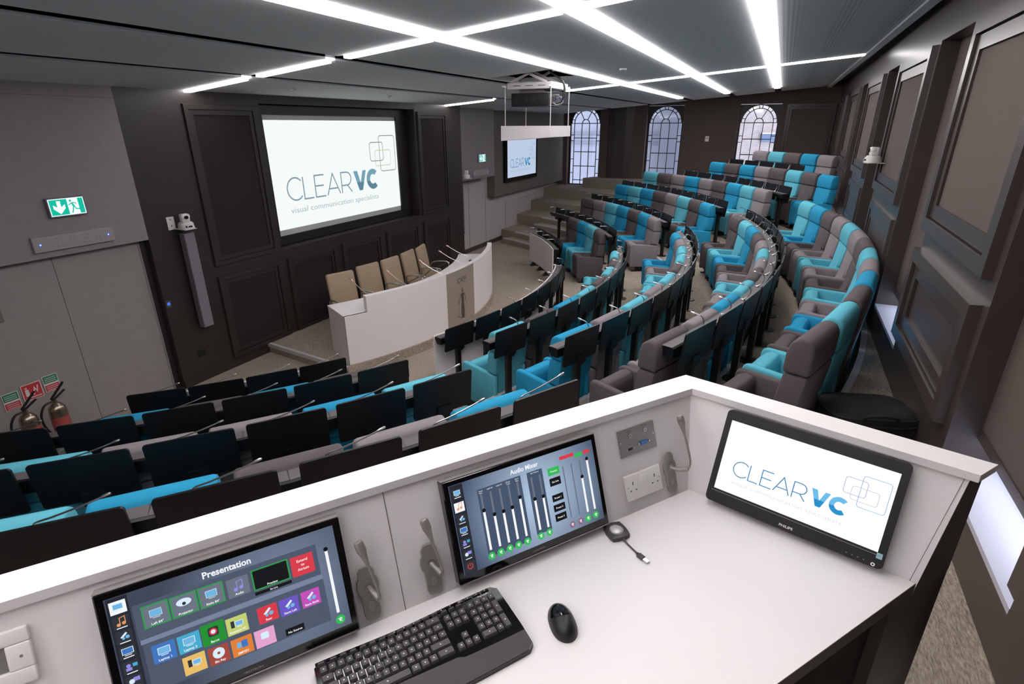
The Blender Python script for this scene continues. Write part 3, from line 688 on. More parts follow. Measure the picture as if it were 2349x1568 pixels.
# ------------------------------------------------------------------ control desk (console) at the back of the room
ZD = 2.25; FZ = FL[4]
CC = Vector((1.640, 0.104, ZD))
DL = Vector((-0.8128, 0.5826, 0)); NL = Vector((0.5826, 0.8128, 0)); DRr = Vector((-0.2585, -0.9660, 0)); NR = Vector((0.9660, -0.2585, 0)); Z3 = Vector((0, 0, 1))
BH, BO = 0.2975, 0.1112                       # height and lean of the sloping back boards
UL = (NL*BO+Z3*BH).normalized(); UR = (NR*BO+Z3*BH).normalized()
NLf = (DL.cross(UL)).normalized(); NRf = (UR.cross(DRr)).normalized()
if NLf.dot(NL) > 0: NLf = -NLf
if NRf.dot(NR) > 0: NRf = -NRf                # outward normals of the boards, towards the user
def LB_(u, v, w=0.0): return CC+DL*u+UL*v+NLf*w
def RB_(u, v, w=0.0): return CC+DRr*u+UR*v+NRf*w
r = thing('control_desk', 'white angled control desk with sloping back boards holding the screens', 'desk', T(CC.x, CC.y, FZ))
inv = Matrix.Translation((-CC.x, -CC.y, -FZ))
def put(b, name, **k): b.v = [tuple(inv @ Vector(p)) for p in b.v]; return b.build(name, r, **k)
def isect(p, d, q, e):  # 2d line intersection
    den = d.x*e.y-d.y*e.x; t = ((q.x-p.x)*e.y-(q.y-p.y)*e.x)/den; return Vector((p.x+d.x*t, p.y+d.y*t, 0))
C0 = Vector((CC.x, CC.y, 0)); R0_ = C0+DRr*0.6364; LEND = 2.6
FD = (R0_-(C0+DL*0.0+(-NL)*0.0))
pf = C0-NL*0.596                                 # front edge line, parallel to the long wing
Rf = isect(C0, DRr, pf, DL)
A_ = C0+DL*LEND; B_ = A_-NL*0.596
b = MB(); poly = [(A_.x, A_.y), (B_.x, B_.y), (Rf.x, Rf.y), (C0.x, C0.y)]
b.prism(poly, ZD-0.045, ZD, 'z', WHITE); put(b, 'worktop', smooth=False)
b = MB(); e_ = NL*-0.0012
q = [(B_+e_), (Rf+e_), (Rf-NL*-0.0005), (B_-NL*-0.0005)]
b.hexa([(p.x, p.y, ZD-0.046) for p in q]+[(p.x, p.y, ZD-0.0008) for p in q], DKEDGE); put(b, 'front_edge', smooth=False)
# sloping boards and ledge
OUT = 0.185
Bi = (NL+NR).normalized(); kb = 1/Bi.dot(NL)
def off(d): return C0+Bi*(d*kb)
def endR(d, z=0): return isect(off(d), DRr, pf, DL)
def wing(name, pts0, m_, **k): pass
ZB = ZD+BH
b = MB()
# left board body: inner face leans outwards
def sect(u_fn, b, z_list, m_):
    pass
def quadz(P, Q, z0, z1): return [(P.x, P.y, z0), (Q.x, Q.y, z0), (Q.x, Q.y, z1), (P.x, P.y, z1)]
cor_in0, cor_in1, cor_out = off(0), off(BO), off(OUT)
Lq = lambda d: C0+DL*LEND+NL*d
def body(b, a0, a1, ao, c0, c1, co, m_):
    vs = [(a0.x, a0.y, ZD-0.044), (ao.x, ao.y, ZD-0.044), (ao.x, ao.y, ZB), (a1.x, a1.y, ZB), (c0.x, c0.y, ZD-0.044), (co.x, co.y, ZD-0.044), (co.x, co.y, ZB), (c1.x, c1.y, ZB)]
    b.add(vs, [(0, 1, 2, 3), (7, 6, 5, 4), (0, 4, 5, 1), (1, 5, 6, 2), (2, 6, 7, 3), (3, 7, 4, 0)], m_)
body(b, Lq(0), Lq(BO), Lq(OUT), cor_in0, cor_in1, cor_out, WHITE)
put(b, 'back_board', smooth=False)
b = MB(); Re0, Re1, ReO = Rf, endR(BO), endR(OUT)
body(b, cor_in0, cor_in1, cor_out, Re0, Re1, ReO, WHITE); put(b, 'back_board', smooth=False)
# ledge, slightly overhanging the boards
LI, LO = BO-0.012, OUT+0.004
b = MB()
def ledge(P1, P2, Q1, Q2): b.hexa([(p.x, p.y, ZB+0.0015) for p in (P1, P2, Q2, Q1)]+[(p.x, p.y, ZB+0.024) for p in (P1, P2, Q2, Q1)], WHITE)
ledge(Lq(LI), Lq(LO), off(LI), off(LO)); ledge(off(LI), off(LO), endR(LI)-NL*0.02+DRr*0.0, endR(LO)-NL*0.02)
put(b, 'ledge', smooth=False)
b = MB()
for dd, v0 in ((0.0006, BH/UL.z-0.003),):
    for f_, u0, u1 in ((LB_, -0.08, LEND),):
        p = [f_(u0, v0-0.0012, dd), f_(u1, v0-0.0012, dd), f_(u1, v0+0.001, dd), f_(u0, v0+0.001, dd)]; b.add([tuple(q) for q in p], [(0, 1, 2, 3)], JOINT)
p = [LB_(1.0, 0.0, 0.0007), LB_(1.0023, 0.0, 0.0007), LB_(1.0023, 0.313, 0.0007), LB_(1.0, 0.313, 0.0007)]; b.add([tuple(q) for q in p], [(0, 1, 2, 3)], JOINT)
p = [RB_(0.6225, 0.0, 0.0007), RB_(0.6240, 0.0, 0.0007), RB_(0.668, 0.310, 0.0007), RB_(0.6665, 0.310, 0.0007)]; b.add([tuple(q) for q in p], [(0, 1, 2, 3)], JOINT)
put(b, 'panel_joints', smooth=False)
# carcass down to the floor
b = MB()
def pris(P, z0, z1, m_): b.prism([(p.x, p.y) for p in P], z0, z1, 'z', m_)
pris([Lq(0.10), Lq(OUT), cor_out, off(0.10)], FZ, ZD-0.046, DKSIDE)
pris([off(0.06), cor_out, ReO, endR(0.06)], FZ, ZD-0.046, DKSIDE)
put(b, 'carcass', smooth=False)
b = MB(); e = Rf+DL*0.10
pris([Rf, ReO, ReO+NL*0.05, Rf+NL*0.05+DL*0.0], FZ, ZD-0.044, DKSIDE)
vs = [Rf-NL*0.001, ReO-NL*0.001]; bb = endR(BO)-NL*0.001
b.add([(vs[0].x, vs[0].y, ZD-0.044), (vs[1].x, vs[1].y, ZD-0.044), (vs[1].x, vs[1].y, ZB), (bb.x, bb.y, ZB)], [(0, 1, 2, 3)], DKSIDE)
pris([e-NL*0.0, Rf, Rf+NL*0.03, e+NL*0.03], FZ, ZD-0.046, DKSIDE); put(b, 'end_panel', smooth=False)

# ---------------- screens
def rectpath(x0, y0, x1, y1, r, n=5):
    p = []
    for cx, cy, t0 in ((x1-r, y1-r, 0), (x0+r, y1-r, 90), (x0+r, y0+r, 180), (x1-r, y0+r, 270)):
        for k in range(n+1): t = math.radians(t0+90*k/n); p.append((cx+r*math.cos(t), cy+r*math.sin(t)))
    return p
def logo(b, w, h, thin, blue0, blue1, tagc, sqc, z=0.0008, sw=1.0):
    """the slide: thin CLEAR, heavy two-tone VC, tag line, three outlined squares; w,h = picture size"""
    X = lambda x: x*w
    Y = lambda y: y*h
    t = 0.0062*w*sw
    def arcpts(cx, cy, rx, ry, t0, t1, n=18): return [(X(cx)+rx*w*math.cos(math.radians(t0+(t1-t0)*i/n)), Y(cy)+ry*h*math.sin(math.radians(t0+(t1-t0)*i/n))) for i in range(n+1)]
    y0, y1, ym = 0.262, 0.476, 0.372
    ry = (y1-y0)/2; rx = ry*h/w
    b.ribbon(arcpts(0.091+rx, ym-0.003, rx, ry, 42, 318), t, z, thin)
    b.ribbon([(X(0.198), Y(y1)), (X(0.198), Y(y0)), (X(0.262), Y(y0))], t, z, thin)
    b.ribbon([(X(0.348), Y(y1)), (X(0.278), Y(y1)), (X(0.278), Y(y0)), (X(0.350), Y(y0))], t, z, thin); b.ribbon([(X(0.278), Y(ym)), (X(0.340), Y(ym))], t, z, thin)
    b.ribbon([(X(0.363), Y(y0)), (X(0.412), Y(y1)), (X(0.461), Y(y0))], t, z, thin); b.ribbon([(X(0.381), Y(0.325)), (X(0.443), Y(0.325))], t, z, thin)
    b.ribbon([(X(0.477), Y(y0)), (X(0.477), Y(y1)), (X(0.520), Y(y1))]+arcpts(0.520, 0.408, 0.036, 0.068, 90, -90, 10)[1:]+[(X(0.477), Y(0.340))], t, z, thin); b.ribbon([(X(0.522), Y(0.340)), (X(0.557), Y(y0))], t, z, thin)
    ys = 0.352
    def cut(pts, half):  # clip convex polygon to y>ys or y<ys
        out = []; n = len(pts)
        for i in range(n):
            a, c = pts[i], pts[(i+1) % n]; ia = (a[1] >= Y(ys)) == half; ic = (c[1] >= Y(ys)) == half
            if ia: out.append(a)
            if ia != ic: q = (Y(ys)-a[1])/(c[1]-a[1]); out.append((a[0]+(c[0]-a[0])*q, Y(ys)))
        return out
    polys = [[(X(0.580), Y(y1)), (X(0.613), Y(y1)), (X(0.649), Y(y0)), (X(0.620), Y(y0))], [(X(0.659), Y(y1)), (X(0.689), Y(y1)), (X(0.649), Y(y0)), (X(0.620), Y(y0))]]
    cr = (y1-y0)/2*1.06; cx = 0.690+cr*h/w; R1 = cr*h; R0 = R1-0.030*w
    n = 22
    for i in range(n):
        t0, t1 = [math.radians(48+264*(i+k)/n) for k in (0, 1)]
        polys.append([(X(cx)+R1*math.cos(t0), Y(ym-0.003)+R1*math.sin(t0)), (X(cx)+R1*math.cos(t1), Y(ym-0.003)+R1*math.sin(t1)), (X(cx)+R0*math.cos(t1), Y(ym-0.003)+R0*math.sin(t1)), (X(cx)+R0*math.cos(t0), Y(ym-0.003)+R0*math.sin(t0))])
    for pgn in polys:
        for half, mm in ((True, blue0), (False, blue1)):
            q = cut(pgn, half)
            if len(q) >= 3: b.add([(x, y, z) for x, y in q], [tuple(range(len(q)))], mm)
    b.text('visual communication specialists', X(0.095), Y(0.142), z, 0.078*h, tagc, width=X(0.69))
    for (x0, yb, x1, yt), mm in (((0.741, 0.565, 0.862, 0.769), sqc[0]), ((0.829, 0.444, 0.978, 0.840), sqc[1]), ((0.785, 0.508, 0.931, 0.680), sqc[2])):
        b.ribbon(rectpath(X(x0), Y(yb), X(x1), Y(yt), 0.016*w), 0.0034*w*sw, z, mm, closed=True)
SCW = emat('slide_white', 'fbfcff', 1.05)
sl = dict(thin=emat('slide_thin_blue', '3f86b5'), blue0=emat('slide_light_blue', '6cbcea'), blue1=emat('slide_blue', '1f8fc9'), tagc=emat('slide_tag', 'dfe6ea'), sqc=(emat('slide_sq1', 'a9b0cc'), emat('slide_sq2', '86b8d8'), emat('slide_sq3', 'd3c3cd')))
# monitor on the right board
M = frame3(RB_(0.068, 0.008, 0.018), DRr, UR, NRf)
o = thing('monitor', 'black monitor showing a white slide at the right end of the control desk', 'monitor', M)
W_, H_ = 0.491, 0.302
b = MB()
bm = MB(); bm.rrect(0, 0, W_, H_, 0, 0.014, BLACKG); n = len(bm.v)
b.add([(x, y, 0.0) for x, y, _ in bm.v]+[(x, y, 0.026) for x, y, _ in bm.v], [tuple(range(n))[::-1], tuple(range(n, 2*n))]+[(i, (i+1) % n, n+(i+1) % n, n+i) for i in range(n)], BLACKP)
b.box(0.012, W_-0.012, 0.036, 0.0375, 0.026, 0.0268, STEEL); b.build('bezel', o)
b = MB(); b.box(0.16, 0.33, 0.08, 0.22, -0.018, 0.0, BLACKP); b.build('wall_mount', o, smooth=False)
b = MB(); mM = T(0.019, 0.0445, 0.0262); b.quad((0, 0, 0), (0.452, 0, 0), (0.452, 0.2255, 0), (0, 0.2255, 0), SCW, mM)
t = MB(); logo(t, 0.452, 0.2255, z=0.0004, **sl)
for f, k in zip(t.f, t.mi): pass
def merge(b, t, M=None):
    o_ = len(b.v); b.v += [tuple((M @ Vector(p)) if M is not None else p) for p in t.v]
    for f, k in zip(t.f, t.mi): b.f.append([i+o_ for i in f]); b.mi.append(b._m(t.mats[k]))
merge(b, t, mM); b.build('display', o, smooth=False)
b = MB(); b.text('PHILIPS', 0.224, 0.009, 0.0264, 0.0105, SIGNW, width=0.038, bold=0.0003); b.build('maker_lettering', o, smooth=False)
b = MB(); b.lathe([(0.0052, 0.0262), (0.0052, 0.0268), (0.003, 0.0270)], WPLAST, T(0.468, 0.008, 0), 14); b.disc(0.468, 0.008, 0.0272, 0.0022, BLACKG)
for k in range(4): b.box(0.402+k*0.014, 0.405+k*0.014, 0.010, 0.012, 0.0262, 0.0264, SILVER)
b.build('power_button', o); 
b = MB(); b.rrect(0.470, 0.028, 0.484, 0.044, 0.0264, 0.001, mat('energy_sticker', '9cc4cf', 0.5)); b.build('sticker', o, smooth=False)

def touch(name, label, u_left, W_, H_=0.278):
    # local x to the right along the board, y up the slope, z towards the user
    M = frame3(LB_(u_left, 0.0205, 0.004), -DL, UL, NLf)
    o = thing(name, label, 'touch screen', M, 'touch screens on the control desk')
    b = MB(); b.rbox(0, W_, 0, H_, 0.0, 0.034, 0.003, BLACKG, seg=1); b.build('bezel', o)
    b = MB(); b.hexa([(0.001, -0.012, 0.0), (W_-0.001, -0.012, 0.0), (W_-0.001, 0.0, 0.0), (0.001, 0.0, 0.0), (0.001, -0.003, 0.033), (W_-0.001, -0.003, 0.033), (W_-0.001, 0.0, 0.033), (0.001, 0.0, 0.033)], SILVER)
    b.build('lower_lip', o, smooth=False); b = MB(); b.box(0.0, W_, H_, H_+0.002, 0.002, 0.0335, SILVER); b.build('top_edge', o, smooth=False)
    return o
Zs = 0.0345
BG = bpy.data.materials.new('ui_background'); BG.use_nodes = True
def bgmat(M, lo, hi, gx):
    t = M.node_tree; bs = t.nodes['Principled BSDF']; bs.inputs['Base Color'].default_value = (0.01, 0.01, 0.012, 1); bs.inputs['Roughness'].default_value = 0.1; bs.inputs['Specular IOR Level'].default_value = 0.3
    g = t.nodes.new('ShaderNodeTexCoord'); mp = t.nodes.new('ShaderNodeMapping'); mp.inputs['Location'].default_value = (-gx, -0.16, 0); mp.inputs['Scale'].default_value = (4.2, 4.2, 0)
    gr = t.nodes.new('ShaderNodeTexGradient'); gr.gradient_type = 'SPHERICAL'; mp.vector_type = 'POINT'
    mp.inputs['Location'].default_value = (-gx*4.2, -0.15*4.2, 0)
    r_ = t.nodes.new('ShaderNodeValToRGB'); r_.color_ramp.elements[0].color = (*lin(lo), 1); r_.color_ramp.elements[1].color = (*lin(hi), 1)
    t.links.new(g.outputs['Object'], mp.inputs[0]); t.links.new(mp.outputs[0], gr.inputs[0]); t.links.new(gr.outputs['Fac'], r_.inputs[0]); t.links.new(r_.outputs[0], bs.inputs['Emission Color']); bs.inputs['Emission Strength'].default_value = 1.0
bgmat(BG, '3d4456', '7b8ca6', 0.33)
BG2 = bpy.data.materials.new('ui_background_mixer'); BG2.use_nodes = True; bgmat(BG2, '46546c', 'b4cbe6', 0.27)
E_ = lambda n, c, k=1.0: emat('ui_'+n, c, k)
UW, UK = E_('white', 'f4f6fa'), E_('black', '0c0d10')
U = dict(green=E_('green', '2e9a4c'), tile=E_('tile', '6b7383'), blue=E_('blue', '3f74bd'), cyan=E_('cyan', '45a9cf'), grn=E_('solid_green', '1f8f2f'), lime=E_('lime', 'c3cf72'), red=E_('red', 'd83a48'), pur=E_('purple', '6a56c4'), mag=E_('magenta', 'c04fb8'), yel=E_('yellow', 'e8bd68'), brk=E_('brick', 'a3483c'), org=E_('orange', 'e07f36'), pnk=E_('pink', 'e3a3cf'), band=E_('band', '4d566a'), bandl=E_('band_light', '76839c'), scr=E_('icon_blue', '6fb4e2'), scrl=E_('icon_pale', 'd9ecf8'), dk=E_('icon_dark', '2d3037'), note=E_('note', '8f8be0'), orn=E_('orange_note', 'e39a62'), grc=E_('fader_green', '34b957'), rdc=E_('fader_red', '8c5f7c'), side=E_('side', '20242e'), pane=E_('pane', '44536b'))
class UI:
    def __init__(s): s.b = MB()
    def r(s, q, m_, l=1, rad=0.0): 
        x0, y0, x1, y1 = q; z = Zs+0.0002*l
        if rad: s.b.rrect(x0, y0, x1, y1, z, rad, m_)
        else: s.b.quad((x0, y0, z), (x1, y0, z), (x1, y1, z), (x0, y1, z), m_)
    def t(s, tx, x, y, sz, m_=UW, l=4, al='CENTER', bold=0.0, width=None): s.b.text(tx, x, y, Zs+0.0002*l, sz, m_, align=al, bold=bold, width=width)
    def screen(s, cx, cy, w, h, m_=None): s.r((cx-w/2, cy-h/2, cx+w/2, cy+h/2), U['scrl'], 3); s.r((cx-w/2+0.0012, cy-h/2+0.0012, cx+w/2-0.0012, cy+h/2-0.0012), m_ or U['scr'], 4); s.r((cx-w*0.3, cy-h/2-0.003, cx+w*0.3, cy-h/2-0.0015), U['scrl'], 3)
    def camicon(s, cx, cy, k=1.0): s.b.add([(cx-0.008*k, cy-0.001*k, Zs+0.0008), (cx+0.004*k, cy+0.009*k, Zs+0.0008), (cx+0.007*k, cy+0.006*k, Zs+0.0008), (cx-0.004*k, cy-0.004*k, Zs+0.0008)], [(0, 1, 2, 3)], U['scrl']); s.b.disc(cx+0.006*k, cy-0.003*k, Zs+0.0008, 0.0042*k, U['scr'], n=12); s.b.disc(cx-0.002*k, cy-0.005*k, Zs+0.0009, 0.003*k, U['scr'], n=12)
    def musicicon(s, cx, cy, m_, k=1.0): s.b.disc(cx-0.005*k, cy-0.007*k, Zs+0.0008, 0.0038*k, m_, n=12); s.b.disc(cx+0.005*k, cy-0.005*k, Zs+0.0008, 0.0038*k, m_, n=12); s.b.ribbon([(cx-0.002*k, cy-0.007*k), (cx-0.002*k, cy+0.008*k), (cx+0.008*k, cy+0.010*k), (cx+0.008*k, cy-0.005*k)], 0.0016*k, Zs+0.0008, m_)
    def mute(s, x, y, m_, rr=0.0105): s.b.disc(x, y, Zs+0.0006, rr, m_, n=20); s.b.ribbon([(x-0.004, y+0.004), (x+0.003, y-0.005)], 0.0016, Zs+0.0009, UW); s.b.ribbon([(x-0.002, y-0.003), (x-0.0005, y+0.001), (x+0.001, y+0.005)], 0.002, Zs+0.0009, UW); s.b.ribbon([(x+0.003, y+0.004), (x+0.003, y-0.001)], 0.0018, Zs+0.0009, UW)
    def sidebar(s, ys, sel, h=0.026):
        s.r((0.019, 0.016, 0.055, 0.262), U['side'], 1)
        for i, y in enumerate(ys):
            s.r((0.023, y-h/2, 0.051, y+h/2), UW if i == sel else U['dk'], 2)
            if i == 0: s.screen(0.037, y+0.002, 0.018, 0.012)
            elif i == 1: s.musicicon(0.037, y+0.002, U['orn'], 0.9)
            elif i == 2: s.camicon(0.037, y+0.001, 0.85)
            elif i == 3: s.screen(0.037, y+0.002, 0.020, 0.013, U['blue'])
            elif i == 4: s.b.disc(0.033, y+0.004, Zs+0.0008, 0.004, U['note'], n=12); s.r((0.028, y-0.006, 0.038, y), U['note'], 4); s.r((0.040, y, 0.048, y+0.007), U['cyan'], 4)
            elif i == 5: s.b.disc(0.033, y+0.001, Zs+0.0008, 0.005, U['scrl'], n=12); s.r((0.036, y, 0.047, y+0.008), U['note'], 4)
            elif i == 6: s.b.ribbon([(0.037+0.007*math.cos(math.radians(t)), y+0.007*math.sin(math.radians(t))) for t in range(120, 421, 20)], 0.002, Zs+0.0008, U['red']); s.r((0.0362, y, 0.0378, y+0.009), U['red'], 4)
            if i < 6: s.r((0.028, y-h/2+0.001, 0.046, y-h/2+0.0028), UW, 5)
    def done(s, o, bg, q):
        a = MB(); x0, y0, x1, y1 = q; a.quad((x0, y0, Zs), (x1, y0, Zs), (x1, y1, Zs), (x0, y1, Zs), bg); merge(a, s.b); return a.build('display', o, smooth=False)
o = touch('touch_screen', 'black touch screen with coloured presentation tiles, nearer the left picture edge', 1.5975, 0.4765)
u = UI()
u.sidebar((0.2413, 0.2104, 0.1799, 0.1483, 0.1156, 0.0857, 0.0554), 0)
u.r((0.0583, 0.1612, 0.4157, 0.2336), U['band'], 1); u.r((0.060, 0.1500, 0.418, 0.1600), U['bandl'], 1); u.r((0.0621, 0.0480, 0.4176, 0.1490), U['band'], 1)
u.t('Presentation', 0.234, 0.2400, 0.0195, bold=0.0005, width=0.094)
def tile(q, m_, txt, border=None, icon=None):
    x0, y0, x1, y1 = q
    if border: u.r(q, border, 2); u.r((x0+0.0028, y0+0.0028, x1-0.0028, y1-0.0028), m_, 3)
    else: u.r(q, m_, 2)
    cx, cy = (x0+x1)/2, (y0+y1)/2
    if icon == 's': u.screen(cx, cy+0.004, 0.022, 0.015)
    elif icon == 'p':
        u.b.add([(cx+0.014*math.cos(k*PI/8), cy+0.006+0.008*math.sin(k*PI/8), Zs+0.0009) for k in range(16)], [tuple(range(16))], U['scrl']); u.b.disc(cx, cy+0.003, Zs+0.0011, 0.0035, U['dk'], n=12)
    elif icon == 'm': u.musicicon(cx, cy+0.003, U['note'], 1.1)
    elif icon == 'c': u.camicon(cx, cy+0.003, 1.1)
    elif icon == 'd': u.b.disc(cx, cy+0.004, Zs+0.0009, 0.0115, U['scrl'], n=20); u.b.disc(cx, cy+0.004, Zs+0.0011, 0.003, U['brk'], n=10)
    elif icon == 'b': u.r((cx-0.010, cy-0.006, cx+0.010, cy+0.014), U['dk'], 4, 0.004); u.b.disc(cx, cy+0.004, Zs+0.0012, 0.0075, U['red'], n=16); u.b.disc(cx, cy+0.004, Zs+0.0014, 0.0045, U['scrl'], n=16)
    elif icon == 'k': u.screen(cx+0.004, cy+0.003, 0.016, 0.011); u.r((cx-0.012, cy-0.004, cx-0.005, cy+0.011), U['dk'], 5)
    elif icon == 'e': u.r((cx-0.010, cy-0.002, cx-0.002, cy+0.010), U['scr'], 4); u.r((cx-0.001, cy-0.004, cx+0.011, cy+0.012), U['blue'], 4)
    elif icon == 'w': u.r((cx-0.008, cy-0.003, cx+0.008, cy+0.012), U['scrl'], 4, 0.003)
    if txt: u.t(txt, cx, y0+0.0042, 0.0068, bold=0.00012, l=7)
tile((0.0716, 0.1789, 0.1187, 0.2255), U['tile'], 'Left 84"', U['green'], 's'); tile((0.1215, 0.1785, 0.1699, 0.224), U['tile'], 'Projector', U['green'], 'p'); tile((0.1724, 0.1784, 0.2203, 0.2239), U['tile'], 'Right 84"', U['green'], 's')
tile((0.2263, 0.1784, 0.2692, 0.2197), U['tile'], 'Audio', None, 'm'); tile((0.276, 0.1762, 0.3523, 0.2228), UK, 'Preview', U['green']); u.r((0.2765, 0.1656, 0.3525, 0.1728), UK, 2); u.t('Go Live', 0.3145, 0.1672, 0.005, bold=0.0001)
tile((0.3572, 0.1746, 0.4057, 0.22), U['red'], None)
for k, w_ in enumerate(('Extend', 'to', 'Atrium')): u.t(w_, 0.3815, 0.2055-k*0.0098, 0.0085, bold=0.0001)
tile((0.0747, 0.1014, 0.1156, 0.1406), U['blue'], 'Laptop 1', None, 's'); tile((0.1197, 0.1012, 0.1605, 0.1396), U['cyan'], 'Laptop 2', None, 's'); tile((0.1629, 0.0976, 0.2077, 0.1436), U['grn'], 'Barco', None, 'b'); tile((0.2102, 0.1002, 0.2515, 0.1382), U['lime'], 'Resident PC', None, 'k')
tile((0.2724, 0.0998, 0.3129, 0.1366), U['red'], 'Rear', None, 'c'); tile((0.3174, 0.0976, 0.3576, 0.1358), U['pur'], 'Stage Left', None, 'c'); tile((0.3639, 0.0979, 0.4044, 0.1356), U['mag'], 'Stage Right', None, 'c')
tile((0.1212, 0.0539, 0.1624, 0.0927), U['yel'], None, None, 'k'); tile((0.1672, 0.0523, 0.2067, 0.091), U['brk'], 'Blu Ray', None, 'd'); tile((0.2115, 0.0509, 0.253, 0.09), U['org'], 'SMP351', None, 'e'); tile((0.2575, 0.0501, 0.2986, 0.0892), U['pnk'], None, None, 'w'); tile((0.3192, 0.0522, 0.3591, 0.0677), UK, 'No Source')
u.r((0.4322, 0.0590, 0.4388, 0.2110), UW, 2); u.b.disc(0.4355, 0.2140, Zs+0.0008, 0.0052, UK, n=14); u.mute(0.4371, 0.0417, U['grc'])
u.done(o, BG, (0.0165, 0.022, 0.460, 0.2635))
b = MB(); b.text('CRESTRON', 0.2425, 0.0080, Zs+0.0002, 0.006, SILVER, align='CENTER', width=0.040); b.build('maker_lettering', o, smooth=False)
o = touch('touch_screen', 'black touch screen with a blue audio mixer page of white faders, left of the sockets', 0.860, 0.4935)
u = UI()
u.sidebar((0.2393, 0.2021, 0.1699, 0.1383, 0.1046, 0.0732, 0.0417), 1)
u.t('Audio Mixer', 0.242, 0.2400, 0.0185, bold=0.0004, width=0.090)
u.r((0.0925, 0.0426, 0.2263, 0.2304), U['pane'], 1); u.r((0.2465, 0.0506, 0.2969, 0.2301), U['pane'], 1)
for (x, yt), (_, yb) in (((0.1023, 0.1695), (0.1022, 0.0614)), ((0.1303, 0.1495), (0.1289, 0.0614)), ((0.158, 0.1487), (0.1562, 0.0618)), ((0.1857, 0.1503), (0.1847, 0.0615)), ((0.2137, 0.1702), (0.2135, 0.06)), ((0.2588, 0.1503), (0.2579, 0.0619)), ((0.2862, 0.1495), (0.2854, 0.0603)), ((0.4243, 0.1647), (0.4229, 0.0585)), ((0.4503, 0.2116), (0.4485, 0.0592))):
    u.r((x-0.0028, yb, x+0.0028, 0.215), U['tile'], 2); u.r((x-0.0034, yb, x+0.0034, yt), UW, 3); u.b.disc(x, yt+0.002, Zs+0.0012, 0.0055, UK, n=14)
for x, t1, t2 in ((0.1023, 'Head', 'Mics'), (0.1303, 'Lapel #1', ''), (0.158, 'Lapel #2', ''), (0.1857, 'Dome', 'Track'), (0.2137, 'Reinf', 'Mics')):
    u.t(t1, x, 0.2225, 0.0052); u.t(t2, x, 0.2170, 0.0052) if t2 else None
u.t('Del Volumes', 0.272, 0.2235, 0.0052)
for x, y in ((0.1016, 0.0446), (0.1293, 0.0449), (0.1576, 0.0453), (0.1847, 0.0449), (0.2133, 0.0446), (0.2579, 0.0441), (0.2864, 0.0451), (0.4219, 0.0402), (0.4499, 0.0414)): u.mute(x, y, U['grc'])
for x, y in ((0.3654, 0.0402), (0.3946, 0.0407)): u.mute(x, y, U['rdc'], 0.0095)
for q, m_, tx in (((0.3135, 0.2001, 0.3527, 0.2215), U['grc'], 'Process'), ((0.3145, 0.1688, 0.3516, 0.1915), UK, 'Go Live'), ((0.3141, 0.123, 0.3516, 0.1428), UK, 'Preset 1'), ((0.3133, 0.0936, 0.3519, 0.1139), UK, 'Preset 2'), ((0.3134, 0.0648, 0.3513, 0.0862), UK, 'Preset 3'), ((0.3589, 0.2341, 0.408, 0.2442), U['red'], ''), ((0.412, 0.2272, 0.4372, 0.2388), U['grc'], ''), ((0.4411, 0.2296, 0.4646, 0.2398), U['red'], '')):
    u.r(q, m_, 2); u.t(tx, (q[0]+q[2])/2, (q[1]+q[3])/2-0.0025, 0.0072, bold=0.0001) if tx else None
for x in (0.3654, 0.3946): u.r((x-0.002, 0.06, x+0.002, 0.215), U['tile'], 2)
u.done(o, BG2, (0.0165, 0.022, 0.478, 0.2635))
b = MB(); b.text('CRESTRON', 0.2455, 0.0080, Zs+0.0002, 0.006, SILVER, align='CENTER', width=0.040); b.build('maker_lettering', o, smooth=False)

